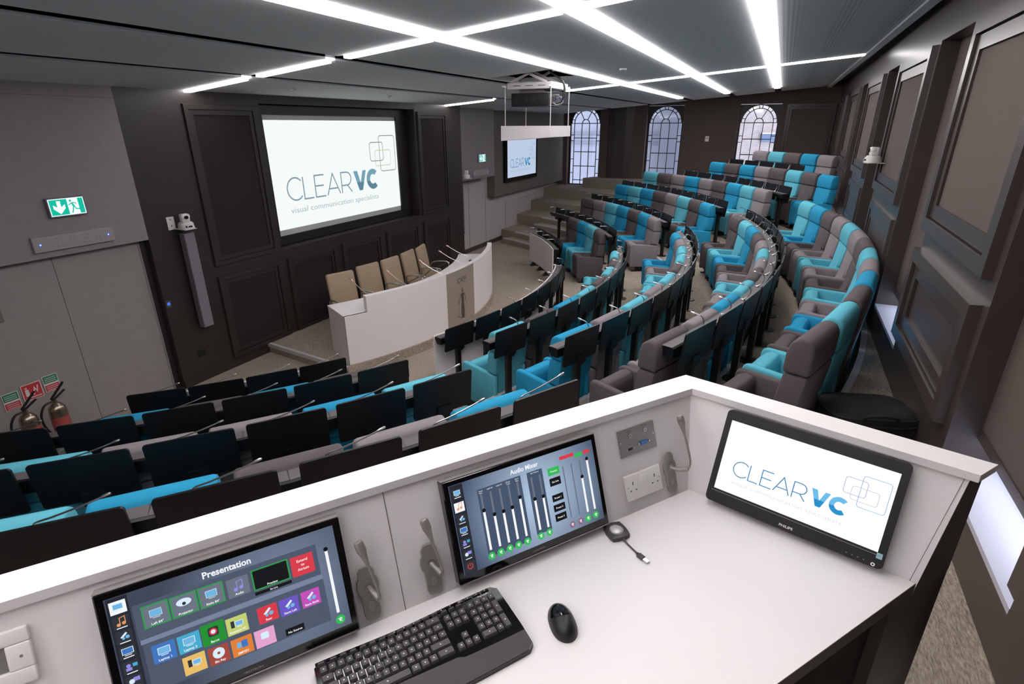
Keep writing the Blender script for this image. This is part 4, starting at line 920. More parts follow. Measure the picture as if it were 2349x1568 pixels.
# ---------------- microphones, sockets on the left board
def LM(u, v, w=0.0): return frame3(LB_(u, v, w), -DL, UL, NLf)
def board_mic(u, v, label, style):
    o = thing('reading_microphone', label, 'microphone', LM(u, v, 0.0), 'gooseneck microphones on the control desk')
    b = MB(); out = []
    for (hx, hy) in ((0.0, 0.068), (0.013, 0.066), (0.020, 0.055), (0.0205, 0.040), (0.025, 0.032), (0.027, 0.018), (0.025, 0.004), (0.0205, -0.004), (0.0205, -0.052), (0.017, -0.062), (0.010, -0.067)): out.append((hx, hy))
    P = out+[(-x, y) for x, y in out[::-1] if x > 0]; P = P[:-0 or None]
    b.prism(P[::-1], 0.0, 0.0065, 'z', NICKEL, bevel=0.0012, seg=1)
    for y in (0.046, -0.046): b.box(-0.019, 0.019, y-0.0004, y+0.0004, 0.0062, 0.0069, SILVER)
    b.build('plate', o)
    b = MB(); b.rrect(-0.0075, -0.044, 0.0075, -0.020, 0.0072, 0.007, SILVER); b.disc(0, -0.032, 0.0074, 0.0018, NICKEL, n=8); b.build('switch', o, smooth=False)
    b = MB()
    b.lathe([(0.0105, 0.005), (0.0105, 0.010), (0.008, 0.011)], CHROME, T(0.001, 0.016, 0), 16)
    if style == 0: path = bend((0.001, 0.016, 0.008), [(0.008, 0.004, 0.030), (0.014, -0.006, 0.042), (0.0155, 0.004, 0.048), (0.013, 0.030, 0.048), (0.008, 0.062, 0.050), (0.002, 0.092, 0.052)])
    else: path = bend((0.001, 0.016, 0.008), [(0.014, 0.010, 0.034), (0.034, 0.010, 0.050), (0.044, 0.030, 0.056), (0.042, 0.075, 0.058), (0.038, 0.112, 0.058), (0.036, 0.130, 0.058)])
    n_ = len(path); b.tube(path, [0.0068 if i < n_*0.33 else 0.0036 for i in range(n_)], NICKEL, n=10); b.build('gooseneck', o)
    b = MB(); d = (Vector(path[-1])-Vector(path[-2])).normalized(); e = Vector(path[-1])
    b.tube([tuple(e-d*0.004), tuple(e+d*0.010), tuple(e+d*0.016), tuple(e+d*0.030), tuple(e+d*0.034), tuple(e+d*0.056), tuple(e+d*0.061), tuple(e+d*0.063)], [0.0045, 0.0062, 0.0072, 0.0100, 0.0112, 0.0112, 0.009, 0.004], NICKEL, n=14); 
    for k in range(5): q = e+d*(0.036+0.004*k); b.tube([tuple(q), tuple(q+d*0.0016)], 0.0117, STEEL, n=14)
    b.build('capsule', o)
board_mic(1.081, 0.080, 'grey gooseneck microphone on the control desk, just right of the presentation touch screen', 0)
board_mic(0.917, 0.078, 'grey gooseneck microphone on the control desk, just left of the audio mixer screen', 0)
board_mic(0.071, 0.083, 'tall grey gooseneck microphone beside the inner corner of the control desk', 1)
# steel connector plate
o = thing('connector_plate', 'brushed steel plate of video and audio connectors above the power socket', 'connector plate', LM(0.259, 0.183))
b = MB(); b.rbox(0, 0.151, 0, 0.086, 0.0, 0.0035, 0.001, STEEL, seg=1)
for x in (0.008, 0.143): b.lathe([(0.0032, 0.0035), (0.0028, 0.0046)], CHROME, T(x, 0.046, 0), 10)
b.build('plate', o)
for x, y in ((0.047, 0.062), (0.110, 0.066)):
    b = MB(); b.lathe([(0.0062, 0.0035), (0.0062, 0.007), (0.0035, 0.007), (0.0030, 0.003)], CHROME, T(x, y, 0), 14); b.build('audio_jack', o)
b = MB(); b.rbox(0.032, 0.050, 0.016, 0.024, 0.0035, 0.0052, 0.001, BLACKP, seg=1)
for x in (0.027, 0.055): b.lathe([(0.0028, 0.0035), (0.0024, 0.006)], CHROME, T(x, 0.021, 0), 6)
b.build('video_port', o)
b = MB(); b.prism([(0.085, 0.022), (0.110, 0.022), (0.113, 0.034), (0.082, 0.034)], 0.0035, 0.0075, 'z', mat('port_blue', '3a6fb0', 0.4))
for x in (0.076, 0.119): b.lathe([(0.0035, 0.0035), (0.003, 0.0085)], CHROME, T(x, 0.028, 0), 6)
b.build('display_port', o)
for x, y, t_ in ((0.047, 0.074, 'AUDIO'), (0.110, 0.078, 'NETWORK'), (0.041, 0.034, 'HDMI'), (0.097, 0.044, 'VGA')):
    b = MB(); b.text(t_, x, y, 0.0037, 0.005, ENGR, align='CENTER'); b.build('legend', o, smooth=False)
# double power socket
o = thing('power_socket', 'white double power socket under the steel connector plate', 'socket', LM(0.2645, 0.041))
b = MB(); b.rbox(0, 0.150, 0, 0.084, 0.0, 0.009, 0.004, WPLAST); b.build('plate', o)
for x0 in (0.075-0.018, 0.075+0.004):
    b = MB(); b.rbox(x0, x0+0.014, 0.050, 0.072, 0.009, 0.0125, 0.0015, WPLAST); b.build('rocker_switch', o)
for cx in (0.030, 0.120):
    b = MB(); b.rrect(cx-0.0018, 0.050, cx+0.0018, 0.0605, 0.0093, 0.0005, BLACKP)
    for s in (-1, 1): b.rrect(cx+s*0.011-0.0028, 0.031, cx+s*0.011+0.0028, 0.0345, 0.0093, 0.0005, BLACKP)
    b.build('pin_holes', o, smooth=False)
b = MB()
for x in (0.010, 0.140): b.lathe([(0.0022, 0.0088), (0.002, 0.0094)], STEEL, T(x, 0.045, 0), 8)
b.build('screws', o)
# grommet frame at the far left
o = thing('cable_outlet', 'white cable outlet frame cut by the left picture edge beside the touch screen', 'outlet', LM(1.865, 0.168))
b = MB()
for q in ((0, 0.157, 0, 0.030), (0, 0.157, 0.080, 0.109), (0, 0.030, 0.03, 0.080), (0.118, 0.157, 0.03, 0.080)): b.rbox(q[0], q[1], q[2], q[3], 0, 0.011, 0.003, WPLAST)
b.build('frame', o); b = MB(); b.box(0.028, 0.120, 0.028, 0.082, 0.0005, 0.002, STEEL); b.lathe([(0.020, 0.002), (0.020, 0.0035), (0.012, 0.004)], BLACKP, T(0.075, 0.058, 0), 20); b.build('brush_plate', o)
b = MB(); b.lathe([(0.003, 0.0108), (0.0028, 0.0116)], STEEL, T(0.140, 0.055, 0), 10); b.build('screw', o)
b = MB(); b.text('CONNECT', 0.075, 0.088, 0.0112, 0.006, JOINT, align='CENTER'); b.build('legend', o, smooth=False)

# ---------------- keyboard, mouse, sharing button on the worktop
kx0 = 1.240
KM = frame3(CC+DL*kx0-NL*0.052+Z3*0.0005, -DL, NL, Z3)
o = thing('keyboard', 'black full size keyboard with palm rest on the white control desk', 'keyboard', KM)
def curve_y(x): return 0.010*math.cos((x-0.02)/0.40*PI*1.2)-0.008 if x < 0.36 else -0.0125+0*x
yb = lambda x: -0.012-0.006*math.exp(-((x-0.19)/0.12)**2)+(0.006 if x > 0.40 else 0)*0
b = MB(); N_ = 30; top = []; bot = []
KW, KD = 0.464, 0.212
outl = []
for i in range(N_+1): x = KW*i/N_; outl.append((x, yb(x)-(0.012*(1-min(1, x/0.014))**2+0.012*(1-min(1, (KW-x)/0.014))**2)))
fr_ = []
for i in range(N_+1):
    x = KW*(1-i/N_)+0.004*(1-2*i/N_); y = -KD-0.012*math.sin(PI*i/N_)*0.3+0.016*((1-min(1, (KW-x+0.006)/0.022))**2+(1-min(1, (x+0.006)/0.022))**2)
    fr_.append((x, y))
pl = outl+fr_
n = len(pl)
hz = lambda y: 0.024+0.05*(y+0.10) if y > -0.15 else 0.0215+0.16*(y+0.15)
vs = [(x, y, 0.0) for x, y in pl]+[(x*0.992+KW*0.004, y*0.985-0.0012, max(0.009, hz(y))) for x, y in pl]
b.add(vs, [tuple(range(n))[::-1]]+[(i, (i+1) % n, n+(i+1) % n, n+i) for i in range(n)], BLACKG)
tv = []; tf = []; NX = N_; NY = 10
for i in range(NX+1):
    xb, ybk = outl[i]; xf, yfr = fr_[N_-i]
    for j in range(NY+1):
        t = j/NY; x = xb+(xf-xb)*t; y = ybk+(yfr-ybk)*t; tv.append((x*0.992+KW*0.004, y*0.985-0.0012, max(0.009, hz(y))))
for i in range(NX):
    for j in range(NY): k = i*(NY+1)+j; tf.append((k, k+NY+1, k+NY+2, k+1))
b.add(tv, tf, BLACKG); b.build('body', o, ang=40)
b = MB(); pr = []; tf = []
for i in range(NX+1):
    xb, ybk = outl[i]; xf, yfr = fr_[N_-i]; ys = -0.152+0.006*math.cos(xb/KW*PI)-(0.006 if xb > 0.30 else 0)
    for j in range(7):
        t = j/6; y = ys+(yfr-ys)*t; x = (xb+(xf-xb)*((y-ybk)/(yfr-ybk)))*0.990+KW*0.005; pr.append((x, y*0.985-0.001, max(0.0092, hz(y))+0.0012))
for i in range(NX):
    for j in range(6): k = i*7+j; tf.append((k, k+7, k+8, k+1))
b.add(pr, tf, PALM); b.build('palm_rest', o)
kb_ = MB()
def key(x, y, w, h, dz=0.0, m_=KEYM):
    z = hz(y)+0.001; tp = 0.0022
    kb_.hexa([(x-w/2, y-h/2, z-0.001), (x+w/2, y-h/2, z-0.001), (x+w/2, y+h/2, z-0.001), (x-w/2, y+h/2, z-0.001), (x-w/2+tp, y-h/2+tp, z+0.0055), (x+w/2-tp, y-h/2+tp, z+0.0055), (x+w/2-tp, y+h/2-tp*0.6, z+0.0055), (x-w/2+tp, y+h/2-tp*0.6, z+0.0055)], m_)
    kb_.box(x-0.0016, x+0.0016, y-0.0008, y+0.0022, z+0.0056, z+0.0057, SIGNW) if m_ is KEYM and h > 0.012 else None
ro = lambda x: -0.006*math.exp(-((x-0.155)/0.10)**2)+0.0035
P_ = 0.0188
for r_i, (y, off_, ws) in enumerate(((-0.044, 0.010, [1]*13+[1.9]), (-0.0665, 0.010, [1.45]+[1]*12+[1.4]), (-0.0885, 0.010, [1.75]+[1]*12+[1.1]), (-0.1105, 0.010, [1.25]+[1]*11+[2.6]), (-0.1330, 0.010, [1.45, 1.1, 1.2, 5.6, 1.2, 1.1, 1.1, 2.1]))):
    x = off_
    sc = 0.285/sum(ws)
    for w_ in ws:
        cx = x+w_*sc/2; key(cx, y+ro(cx), w_*sc-0.0022, 0.0185); x += w_*sc
for i in range(13):
    x = 0.012+i*0.0222+(0.004 if i else 0); key(x+0.006, -0.0265+ro(x), 0.0165, 0.0085)
for i in range(3):
    for y in (-0.050, -0.071): key(0.312+i*0.0195, y, 0.0168, 0.0185)
    key(0.312+i*0.0195, -0.030, 0.0165, 0.0085)
for i, y in ((1, -0.112), (0, -0.1335), (1, -0.1335), (2, -0.1335)): key(0.312+i*0.0195, y, 0.0168, 0.0185)
for i in range(4):
    for j, y in enumerate((-0.044, -0.0665, -0.0885, -0.1105, -0.133)):
        x = 0.376+i*0.0195
        if i == 3 and j in (2, 4): continue
        if j == 4 and i == 1: continue
        if i == 3 and j in (1, 3): key(x, y-0.011, 0.0172, 0.041)
        elif j == 4 and i == 0: key(x+0.0097, y, 0.0365, 0.0185)
        else: key(x, y, 0.0172, 0.0185)
kb_.build('keys', o, smooth=False)
b = MB()
for i in range(18):
    x = 0.016+i*0.0243; z = hz(-0.016)+0.0006; y = yb(x)-0.0065
    b.hexa([(x-0.0108, y-0.004, z-0.001), (x+0.0108, y-0.004, z-0.001), (x+0.0108, y+0.004, z-0.001), (x-0.0108, y+0.004, z-0.001), (x-0.0100, y-0.0034, z+0.0018), (x+0.0100, y-0.0034, z+0.0018), (x+0.0100, y+0.0034, z+0.0018), (x-0.0100, y+0.0034, z+0.0018)], BLACKG)
    b.box(x-0.0014, x+0.0014, y-0.001, y+0.001, z+0.0019, z+0.002, SIGNW)
b.build('media_keys', o, smooth=False)
b = MB(); b.text('Microsoft', 0.404, -0.0305, hz(-0.03)+0.0012, 0.0078, SIGNW, width=0.028, bold=0.0001); b.build('maker_lettering', o, smooth=False)
# mouse
ang = math.atan2(0.352-0.273, 1.006-0.911)
o = thing('mouse', 'black wireless mouse with glossy buttons on the white control desk', 'mouse', T(0.9545, 0.310, ZD+0.0004) @ RZ(ang-PI/2))
def mouse_pt(t, p):   # t along (-1 tail .. 1 nose), p across angle 0..pi
    w_ = 0.0325*math.sqrt(max(0, 1-abs(t)**2.5))*(1.0-0.06*t); h_ = 0.037*math.sqrt(max(0, 1-abs(t)**2.6))*(0.95-0.16*t)
    return (w_*math.cos(p)*(1-0.06*math.sin(p)), 0.056*t, h_*abs(math.sin(p))**0.85)
b = MB(); vs = []; fs = []; NT, NP = 26, 18
for i in range(NT+1):
    t = -math.cos(PI*i/NT)*0.9999
    for j in range(NP+1): vs.append(mouse_pt(t, PI*j/NP))
for i in range(NT):
    for j in range(NP): k = i*(NP+1)+j; fs.append((k, k+NP+1, k+NP+2, k+1))
b.add(vs, fs, BLACKP); b.build('body', o, ang=60)
b = MB(); vs = []; fs = []
for i in range(15):
    for j in range(15):
        p = math.radians(28+124*j/14); t = 0.12-0.22*math.sin((p-math.radians(28))/math.radians(124)*PI)+(0.90-0.0)*(i/14)*0.88
        q = mouse_pt(min(t, 0.93), p); vs.append((q[0]*1.012, q[1], q[2]*1.02+0.0004))
for i in range(14):
    for j in range(14): k = i*15+j; fs.append((k, k+15, k+16, k+1))
b.add(vs, fs, BLACKG); b.build('button_cover', o, ang=60)
b = MB(); b.lathe([(0.004, -0.003), (0.0062, -0.002), (0.0062, 0.002), (0.004, 0.003)], BLACKP, T(0, 0.031, 0.0245) @ RY(PI/2), 14); b.build('scroll_wheel', o)
b = MB(); b.disc(0, -0.038, 0.0293, 0.0028, SILVER, RX(0)); b.build('logo_mark', o, smooth=False)
# wireless sharing button
a_ = math.atan2(0.278-0.313, 1.364-1.328)
SM = T(1.326, 0.272, ZD+0.0004) @ RZ(a_)
o = thing('sharing_button', 'dark square sharing button with silver dome and short cable', 'sharing button', SM)
b = MB(); pts = []
for (x0, y0), (x1, y1) in (((-0.029, -0.031), (0.029, -0.031)), ((0.029, -0.031), (0.029, 0.031)), ((0.029, 0.031), (-0.029, 0.031)), ((-0.029, 0.031), (-0.029, -0.031))):
    for k in range(8):
        t = k/8; x = x0+(x1-x0)*t; y = y0+(y1-y0)*t; bul = 0.004*math.sin(PI*t)
        dx, dy = y1-y0, -(x1-x0); l_ = math.hypot(dx, dy); pts.append((x+dx/l_*bul, y+dy/l_*bul))
b.prism(pts, 0.0, 0.014, 'z', mat('graphite', '3b3839', 0.4), bevel=0.002); b.build('body', o)
b = MB(); b.lathe([(0.0215, 0.0138), (0.0215, 0.0152), (0.0195, 0.0152), (0.0190, 0.0142)], CHROME, None, 28); b.lathe([(0.0185, 0.014), (0.017, 0.0166), (0.010, 0.0186), (0.001, 0.0192)], mat('dome_silver', 'c9c8c8', 0.35, metal=0.3), None, 28); b.build('dome', o)
b = MB(); inv = SM.inverted(); pw = [inv @ Vector(p) for p in ((1.305, 0.246, ZD+0.008), (1.292, 0.229, ZD+0.0045), (1.275, 0.206, ZD+0.004), (1.262, 0.190, ZD+0.005))]
b.tube(bend(tuple(pw[0]), [tuple(q) for q in pw[1:]]), [0.0042]*4+[0.0024]*11+[0.003, 0.0045, 0.005, 0.005], mat('graphite', ''), n=8); b.build('cable', o)
e0 = inv @ Vector((1.262, 0.190, ZD+0.005)); e1 = inv @ Vector((1.244, 0.1585, ZD+0.005)); d = (e1-e0).normalized(); sx = Vector((-d.y, d.x, 0))
F3 = frame3(e0, sx, d, Vector((0, 0, 1)))
b = MB(); b.rbox(-0.0078, 0.0078, -0.001, 0.020, -0.0042, 0.0042, 0.002, mat('graphite', ''), F3); b.rbox(-0.006, 0.006, 0.020, 0.037, -0.0022, 0.0022, 0.0004, CHROME, F3, seg=1); b.build('plug', o)

# ------------------------------------------------------------------ projection screen in the front wall niche
def WM(x, z, y): return frame3((x, y, z), (1, 0, 0), (0, 0, 1), (0, -1, 0))   # local x right, y up, z into the room
o = thing('projection_screen', 'large projection screen with a white company slide set in the dark front wall', 'projection screen', WM(6.46, 1.60, YF+0.24))
b = MB()
SX0, SX1, SZ0, SZ1 = 0.03, 3.39, 0.20, 1.885
b.box(-0.17, 3.76, -0.03, SZ0-0.09, 0.0, 0.04, BLACKP); b.box(-0.17, 3.76, SZ1+0.075, 2.10, 0.0, 0.04, BLACKP); b.box(-0.17, SX0, SZ0-0.09, SZ1+0.075, 0.0, 0.04, BLACKP); b.box(SX1+0.005, 3.53, SZ0-0.09, SZ1+0.075, 0.0, 0.04, BLACKP)
b.build('border', o, smooth=False)
b = MB(); b.box(SX0, SX1+0.005, SZ0-0.09, SZ1+0.075, 0.0, 0.01, mat('screen_fabric', 'c4c4c6', 0.8)); b.build('screen_cloth', o, smooth=False)
SCP = emat('projected_white', 'f4faf8', 1.0)
b = MB(); mM = T(SX0, SZ0, 0.012); b.quad((0, 0, 0), (SX1-SX0, 0, 0), (SX1-SX0, SZ1-SZ0, 0), (0, SZ1-SZ0, 0), SCP, mM)
t = MB(); logo(t, SX1-SX0, SZ1-SZ0, thin=emat('proj_thin', '7f97a6'), blue0=emat('proj_blue_a', '76a1b4'), blue1=emat('proj_blue_b', '5b8499'), tagc=emat('proj_tag', 'a9b8bf'), sqc=(emat('proj_sq1', '6d7b83'), emat('proj_sq2', '6b7b8a'), emat('proj_sq3', 'c9c8a4')), z=0.003, sw=1.15); merge(b, t, mM); b.build('projected_slide', o, smooth=False)
# wall television at the far end
o = thing('wall_television', 'wall-mounted television showing the same company slide at the far end of the front wall', 'television', WM(15.33, 1.78, 7.43))
b = MB(); b.rbox(0, 2.47, 0, 1.34, 0.0, 0.09, 0.01, BLACKG, seg=1); b.build('bezel', o)
SCT = emat('tv_white', 'bccbe2', 1.0)
b = MB(); mM = T(0.13, 0.13, 0.092); b.quad((0, 0, 0), (2.2, 0, 0), (2.2, 1.10, 0), (0, 1.10, 0), SCT, mM)
t = MB(); logo(t, 2.2, 1.10, thin=emat('tv_thin', '4f8cb4'), blue0=emat('tv_blue_a', '3f8fc0'), blue1=emat('tv_blue_b', '2b7fb4'), tagc=emat('tv_tag', '9db4cf'), sqc=(emat('tv_sq1', '93a4bb'), emat('tv_sq2', '8d9fb8'), emat('tv_sq3', 'a7b5c9')), z=0.003, sw=1.5); merge(b, t, mM); b.build('display', o, smooth=False)
# emergency exit signs
EG, EW = emat('exit_green', '10c2a6', 0.95), emat('exit_white', 'f0fffb', 1.1)
def exit_sign(label, M, w, h):
    o = thing('exit_sign', label, 'exit sign', M, 'exit signs')
    b = MB(); b.rbox(-0.012, w+0.012, -0.012, h+0.012, 0.0, 0.045, 0.004, mat('sign_housing', '6f6c7a', 0.5), seg=1); b.build('housing', o)
    b = MB(); z = 0.0465
    b.quad((0, 0, z), (w, 0, z), (w, h, z), (0, h, z), EW); z += 0.0006
    X = lambda x: x*w
    Y = lambda y: y*h
    q = lambda x0, y0, x1, y1, m_, zz: b.quad((X(x0), Y(y0), zz), (X(x1), Y(y0), zz), (X(x1), Y(y1), zz), (X(x0), Y(y1), zz), m_)
    q(0.025, 0.045, 0.52, 0.955, EG, z); q(0.83, 0.045, 0.975, 0.955, EG, z)
    z += 0.0006
    b.add([(X(x), Y(y), z) for x, y in ((0.22, 0.87), (0.33, 0.87), (0.33, 0.50), (0.44, 0.66), (0.44, 0.42), (0.275, 0.10), (0.11, 0.42), (0.11, 0.66), (0.22, 0.50))], [(0, 1, 2, 8), (3, 4, 5), (3, 5, 2), (6, 7, 8), (6, 8, 5), (2, 5, 8)], EW)
    b.add([(X(0.615)+0.035*w*math.cos(k*PI/6), Y(0.83)+0.035*w*math.sin(k*PI/6), z) for k in range(12)], [tuple(range(12))], EG)   # running figure
    b.ribbon([(X(0.64), Y(0.72)), (X(0.69), Y(0.47))], 0.055*w, z, EG); b.ribbon([(X(0.63), Y(0.70)), (X(0.57), Y(0.60)), (X(0.535), Y(0.61))], 0.026*w, z, EG); b.ribbon([(X(0.66), Y(0.71)), (X(0.74), Y(0.69)), (X(0.77), Y(0.60))], 0.026*w, z, EG)
    b.ribbon([(X(0.67), Y(0.50)), (X(0.645), Y(0.30)), (X(0.60), Y(0.10))], 0.034*w, z, EG); b.ribbon([(X(0.69), Y(0.50)), (X(0.74), Y(0.32)), (X(0.83), Y(0.30))], 0.034*w, z, EG)
    b.build('lit_face', o, smooth=False)
exit_sign('green exit sign with a down arrow above the grey door at the left', WM(3.275, 2.50, YF), 0.345, 0.178)
exit_sign('small green exit sign between the screen and the wall television', WM(13.42, 2.49, 7.25), 0.37, 0.185)
def indicator(label, M, w, h):
    o = thing('indicator_panel', label, 'panel', M, 'perforated indicator panels')
    b = MB(); b.rbox(0, w, 0, h, 0.0, 0.035, 0.004, SILVER, seg=1); b.build('plate', o)
    b = MB(); rn = random.Random(3)
    for cx in (0.28, 0.44, 0.60, 0.76):
        for k in range(6): b.disc(w*cx+(k % 2)*w*0.05+rn.uniform(-0.006, 0.006), h*(0.25+0.25*(k//2)), 0.0356, 0.0035, BLACKP, n=8)
    b.build('holes', o, smooth=False)
    for x in (0.08, 0.92):
        b = MB(); b.lathe([(0.016, 0.034), (0.016, 0.037), (0.010, 0.038)], mat('led_ring_blue', '4a64c8', 0.3, emit=0.7), T(w*x, h*0.5, 0), 14); b.lathe([(0.007, 0.037), (0.006, 0.040)], mat('led_core_blue', 'b9c8ff', 0.3, emit=2.0), T(w*x, h*0.5, 0), 10); b.build('blue_light', o)
indicator('long grey perforated panel with two blue lights below the left exit sign', WM(3.03, 2.15, YF), 0.82, 0.16)
indicator('grey perforated panel below the small exit sign near the television', WM(13.1, 2.13, 7.25), 0.9, 0.16)
# pan-tilt-zoom cameras
def ptz(label, M, side, turn):
    o = thing('conference_camera', label, 'camera', M, 'white wall cameras')
    b = MB(); b.box(-0.075, 0.075, -0.17, 0.0, -0.006, 0.0, PTZW) if False else b.rbox(-0.085, 0.085, 0.0, 0.235, -0.006, 0.0, 0.002, PTZW, seg=1); b.rbox(side*0.10-0.05, side*0.10+0.05, -0.003, 0.004, -0.01, 0.155, 0.001, PTZW, seg=1)
    for z in (0.04, 0.12): b.box(side*0.10-0.006, side*0.10+0.006, 0.004, 0.0055, z-0.008, z+0.008, BLACKP)
    b.build('bracket', o)
    Mb = T(0, 0.145, 0) @ RZ(turn)
    b = MB(); b.lathe([(0.095, 0.0), (0.098, 0.004), (0.090, 0.066), (0.080, 0.070), (0.079, 0.082), (0.070, 0.086)], PTZW, Mb, 32); b.build('base', o)
    b = MB(); b.rbox(-0.042, 0.042, 0.075, 0.100, 0.024, 0.046, 0.008, BLACKG, Mb); b.lathe([(0.006, 0.0), (0.005, 0.003)], mat('status_blue', '5a86ff', 0.3, emit=1.5), Mb @ T(0.018, 0.099, 0.035) @ RX(-PI/2), 8); b.build('sensor_window', o)
    b = MB(); b.rbox(-0.052, 0.052, -0.050, 0.048, 0.084, 0.190, 0.022, PTZW, Mb, seg=4); b.rbox(-0.058, 0.058, -0.02, 0.058, 0.120, 0.192, 0.03, PTZW, Mb @ T(0, 0.0, 0.0), seg=4); b.build('head', o)
    b = MB(); b.lathe([(0.024, 0.0), (0.024, 0.016), (0.018, 0.018), (0.014, 0.010)], BLACKG, Mb @ T(0, 0.052, 0.152) @ RX(-PI/2), 18); b.build('lens', o)
# mounts: local y points away from the wall
ptz('white camera on the dark wall above the grey column left of the screen', frame3((4.68, YF, 2.16), (-1, 0, 0), (0, -1, 0), (0, 0, 1)), 1, -0.25)
ptz('white camera at the far edge of the dark wall below the small exit sign', frame3((12.45, 7.2, 2.16), (-1, 0, 0), (0, -1, 0), (0, 0, 1)), 1, 0.5)
nrw = Vector((-math.sin(TH), math.cos(TH), 0)); drw = Vector((math.cos(TH), math.sin(TH), 0))
pr_ = RWM @ Vector((8.62, 0.0, 2.94))
ptz('white camera bracketed to the panelled brown wall above the blue seats', frame3(pr_, drw, nrw, (0, 0, 1)), -1, 0.15)
# column loudspeakers
def column(label, M, h, w=0.15, d=0.10):
    o = thing('column_loudspeaker', label, 'loudspeaker', M, 'slim column loudspeakers')
    b = MB(); b.rbox(-w/2, w/2, 0.04, 0.04+d, 0.0, h, 0.004, mat('speaker_grey', '6e6a70', 0.7), seg=1); b.build('cabinet', o)
    b = MB(); b.box(-w/2+0.008, w/2-0.008, 0.04+d, 0.04+d+0.003, 0.012, h-0.012, mat('speaker_grille', '777279', 0.8, noise=0.08, nscale=600)); b.build('grille', o, smooth=False)
    b = MB(); b.box(-0.03, 0.03, 0.0, 0.045, h*0.25-0.03, h*0.25+0.03, BLACKM); b.box(-0.03, 0.03, 0.0, 0.045, h*0.8-0.03, h*0.8+0.03, BLACKM); b.build('wall_bracket', o, smooth=False)
column('slim grey column loudspeaker under the camera left of the projection screen', frame3((4.70, YF, 0.80), (-1, 0, 0), (0, -1, 0), (0, 0, 1)), 1.30)
column('slim grey column loudspeaker under the camera at the far edge of the dark wall', frame3((12.40, 7.3, 0.75), (-1, 0, 0), (0, -1, 0), (0, 0, 1)), 1.30, 0.13)
# small wall fittings
o = thing('wall_socket', 'small dark socket low on the dark front wall below the column loudspeaker', 'socket', WM(4.53, 0.36, YF)); b = MB(); b.rbox(0, 0.12, 0, 0.10, 0, 0.008, 0.002, BLACKP, seg=1); b.build('plate', o); b = MB(); b.rrect(0.045, 0.03, 0.075, 0.06, 0.0085, 0.004, BLACKG); b.build('outlet', o, smooth=False)
o = thing('exit_button', 'small blue-lit door button on the dark wall edge beside the grey door', 'door button', WM(4.19, 1.17, YF-0.0)); b = MB(); b.rbox(0.07, 0.14, 0, 0.10, 0, 0.010, 0.002, mat('button_plate', '4c4444', 0.5), seg=1); b.build('plate', o); b = MB(); b.lathe([(0.022, 0.009), (0.022, 0.012), (0.012, 0.014)], mat('button_blue', '3e63d0', 0.3, emit=1.0), T(0.105, 0.055, 0), 14); b.build('button', o)
o = thing('thermostat', 'small white box on the brown far wall between the arched windows', 'thermostat', frame3((XF, 2.36, 2.87), (0, -1, 0), (0, 0, 1), (-1, 0, 0))); b = MB(); b.rbox(0, 0.12, 0, 0.17, 0, 0.03, 0.006, WPLAST); b.build('case', o); b = MB(); b.rrect(0.03, 0.09, 0.09, 0.13, 0.0305, 0.004, SILVER); b.build('window', o, smooth=False)
o = thing('notice_board', 'brown notice board on the grey door, cut by the left picture edge', 'notice board', WM(1.75, 1.50, YF+0.12)); b = MB(); b.rbox(0, 0.88, 0, 0.42, 0, 0.03, 0.004, mat('board_brown', '6f675f', 0.6), seg=1); b.build('panel', o); b = MB(); b.box(0.03, 0.85, 0.03, 0.39, 0.03, 0.032, mat('board_cork', '776d63', 0.8)); b.build('pin_surface', o, smooth=False)
for i, (x, y, lab) in enumerate(((6.30, 6.32, 'ceiling sensor over the niche, nearest the left end of the screen'), (8.55, 6.35, 'ceiling sensor over the right end of the projection screen'), (9.05, 2.35, 'ceiling sensor between the two long light strips'))):
    o = thing('ceiling_sensor', 'small round white '+lab, 'sensor', T(x, y, cz(y)), 'round ceiling sensors'); b = MB(); b.lathe([(0.055, 0.0), (0.052, -0.026), (0.030, -0.024)], WPLAST, None, 18); b.build('cover', o); b = MB(); b.lathe([(0.028, -0.022), (0.020, -0.030)], SILVER, None, 14); b.build('eye', o)

# ------------------------------------------------------------------ projector on its ceiling lift
o = thing('projector', 'black projector on a white scissor lift hanging from the ceiling opening', 'projector', T(8.45, 3.55, 3.66))
b = MB(); b.rbox(-0.20, 0.30, -0.30, 0.30, 0.0, 0.19, 0.012, BLACKP)
for k in range(9): b.box(-0.19+k*0.052, -0.165+k*0.052, -0.312, -0.298, 0.02, 0.17, BLACKM)
for k in range(9): b.box(-0.16, 0.26, -0.308, -0.298, 0.015+k*0.018, 0.022+k*0.018, SILVER)
b.build('body', o)
b = MB(); b.lathe([(0.05, 0.0), (0.05, 0.02), (0.035, 0.022)], BLACKG, T(-0.02, 0.30, 0.10) @ RX(-PI/2), 18)
for y in (0.05, -0.08): b.rbox(-0.206, -0.199, y-0.02, y+0.02, 0.08, 0.11, 0.002, mat('vent_grey', '2c2a2e', 0.4), seg=1)
b.build('lens', o)
b = MB()
b.rbox(-0.30, 0.40, -0.40, 0.32, 0.24, 0.33, 0.006, PTZW, seg=1); b.box(-0.1, 0.2, -0.2, 0.2, 0.19, 0.24, STEEL)
for y in (-0.30, -0.1, 0.1): b.box(-0.302, -0.3, y, y+0.12, 0.28, 0.288, BLACKP)
for y in (-0.405, 0.335): b.box(-0.42, 0.5, y, y+0.012, 0.262, 0.285, PTZW)
b.build('cradle', o, smooth=False)
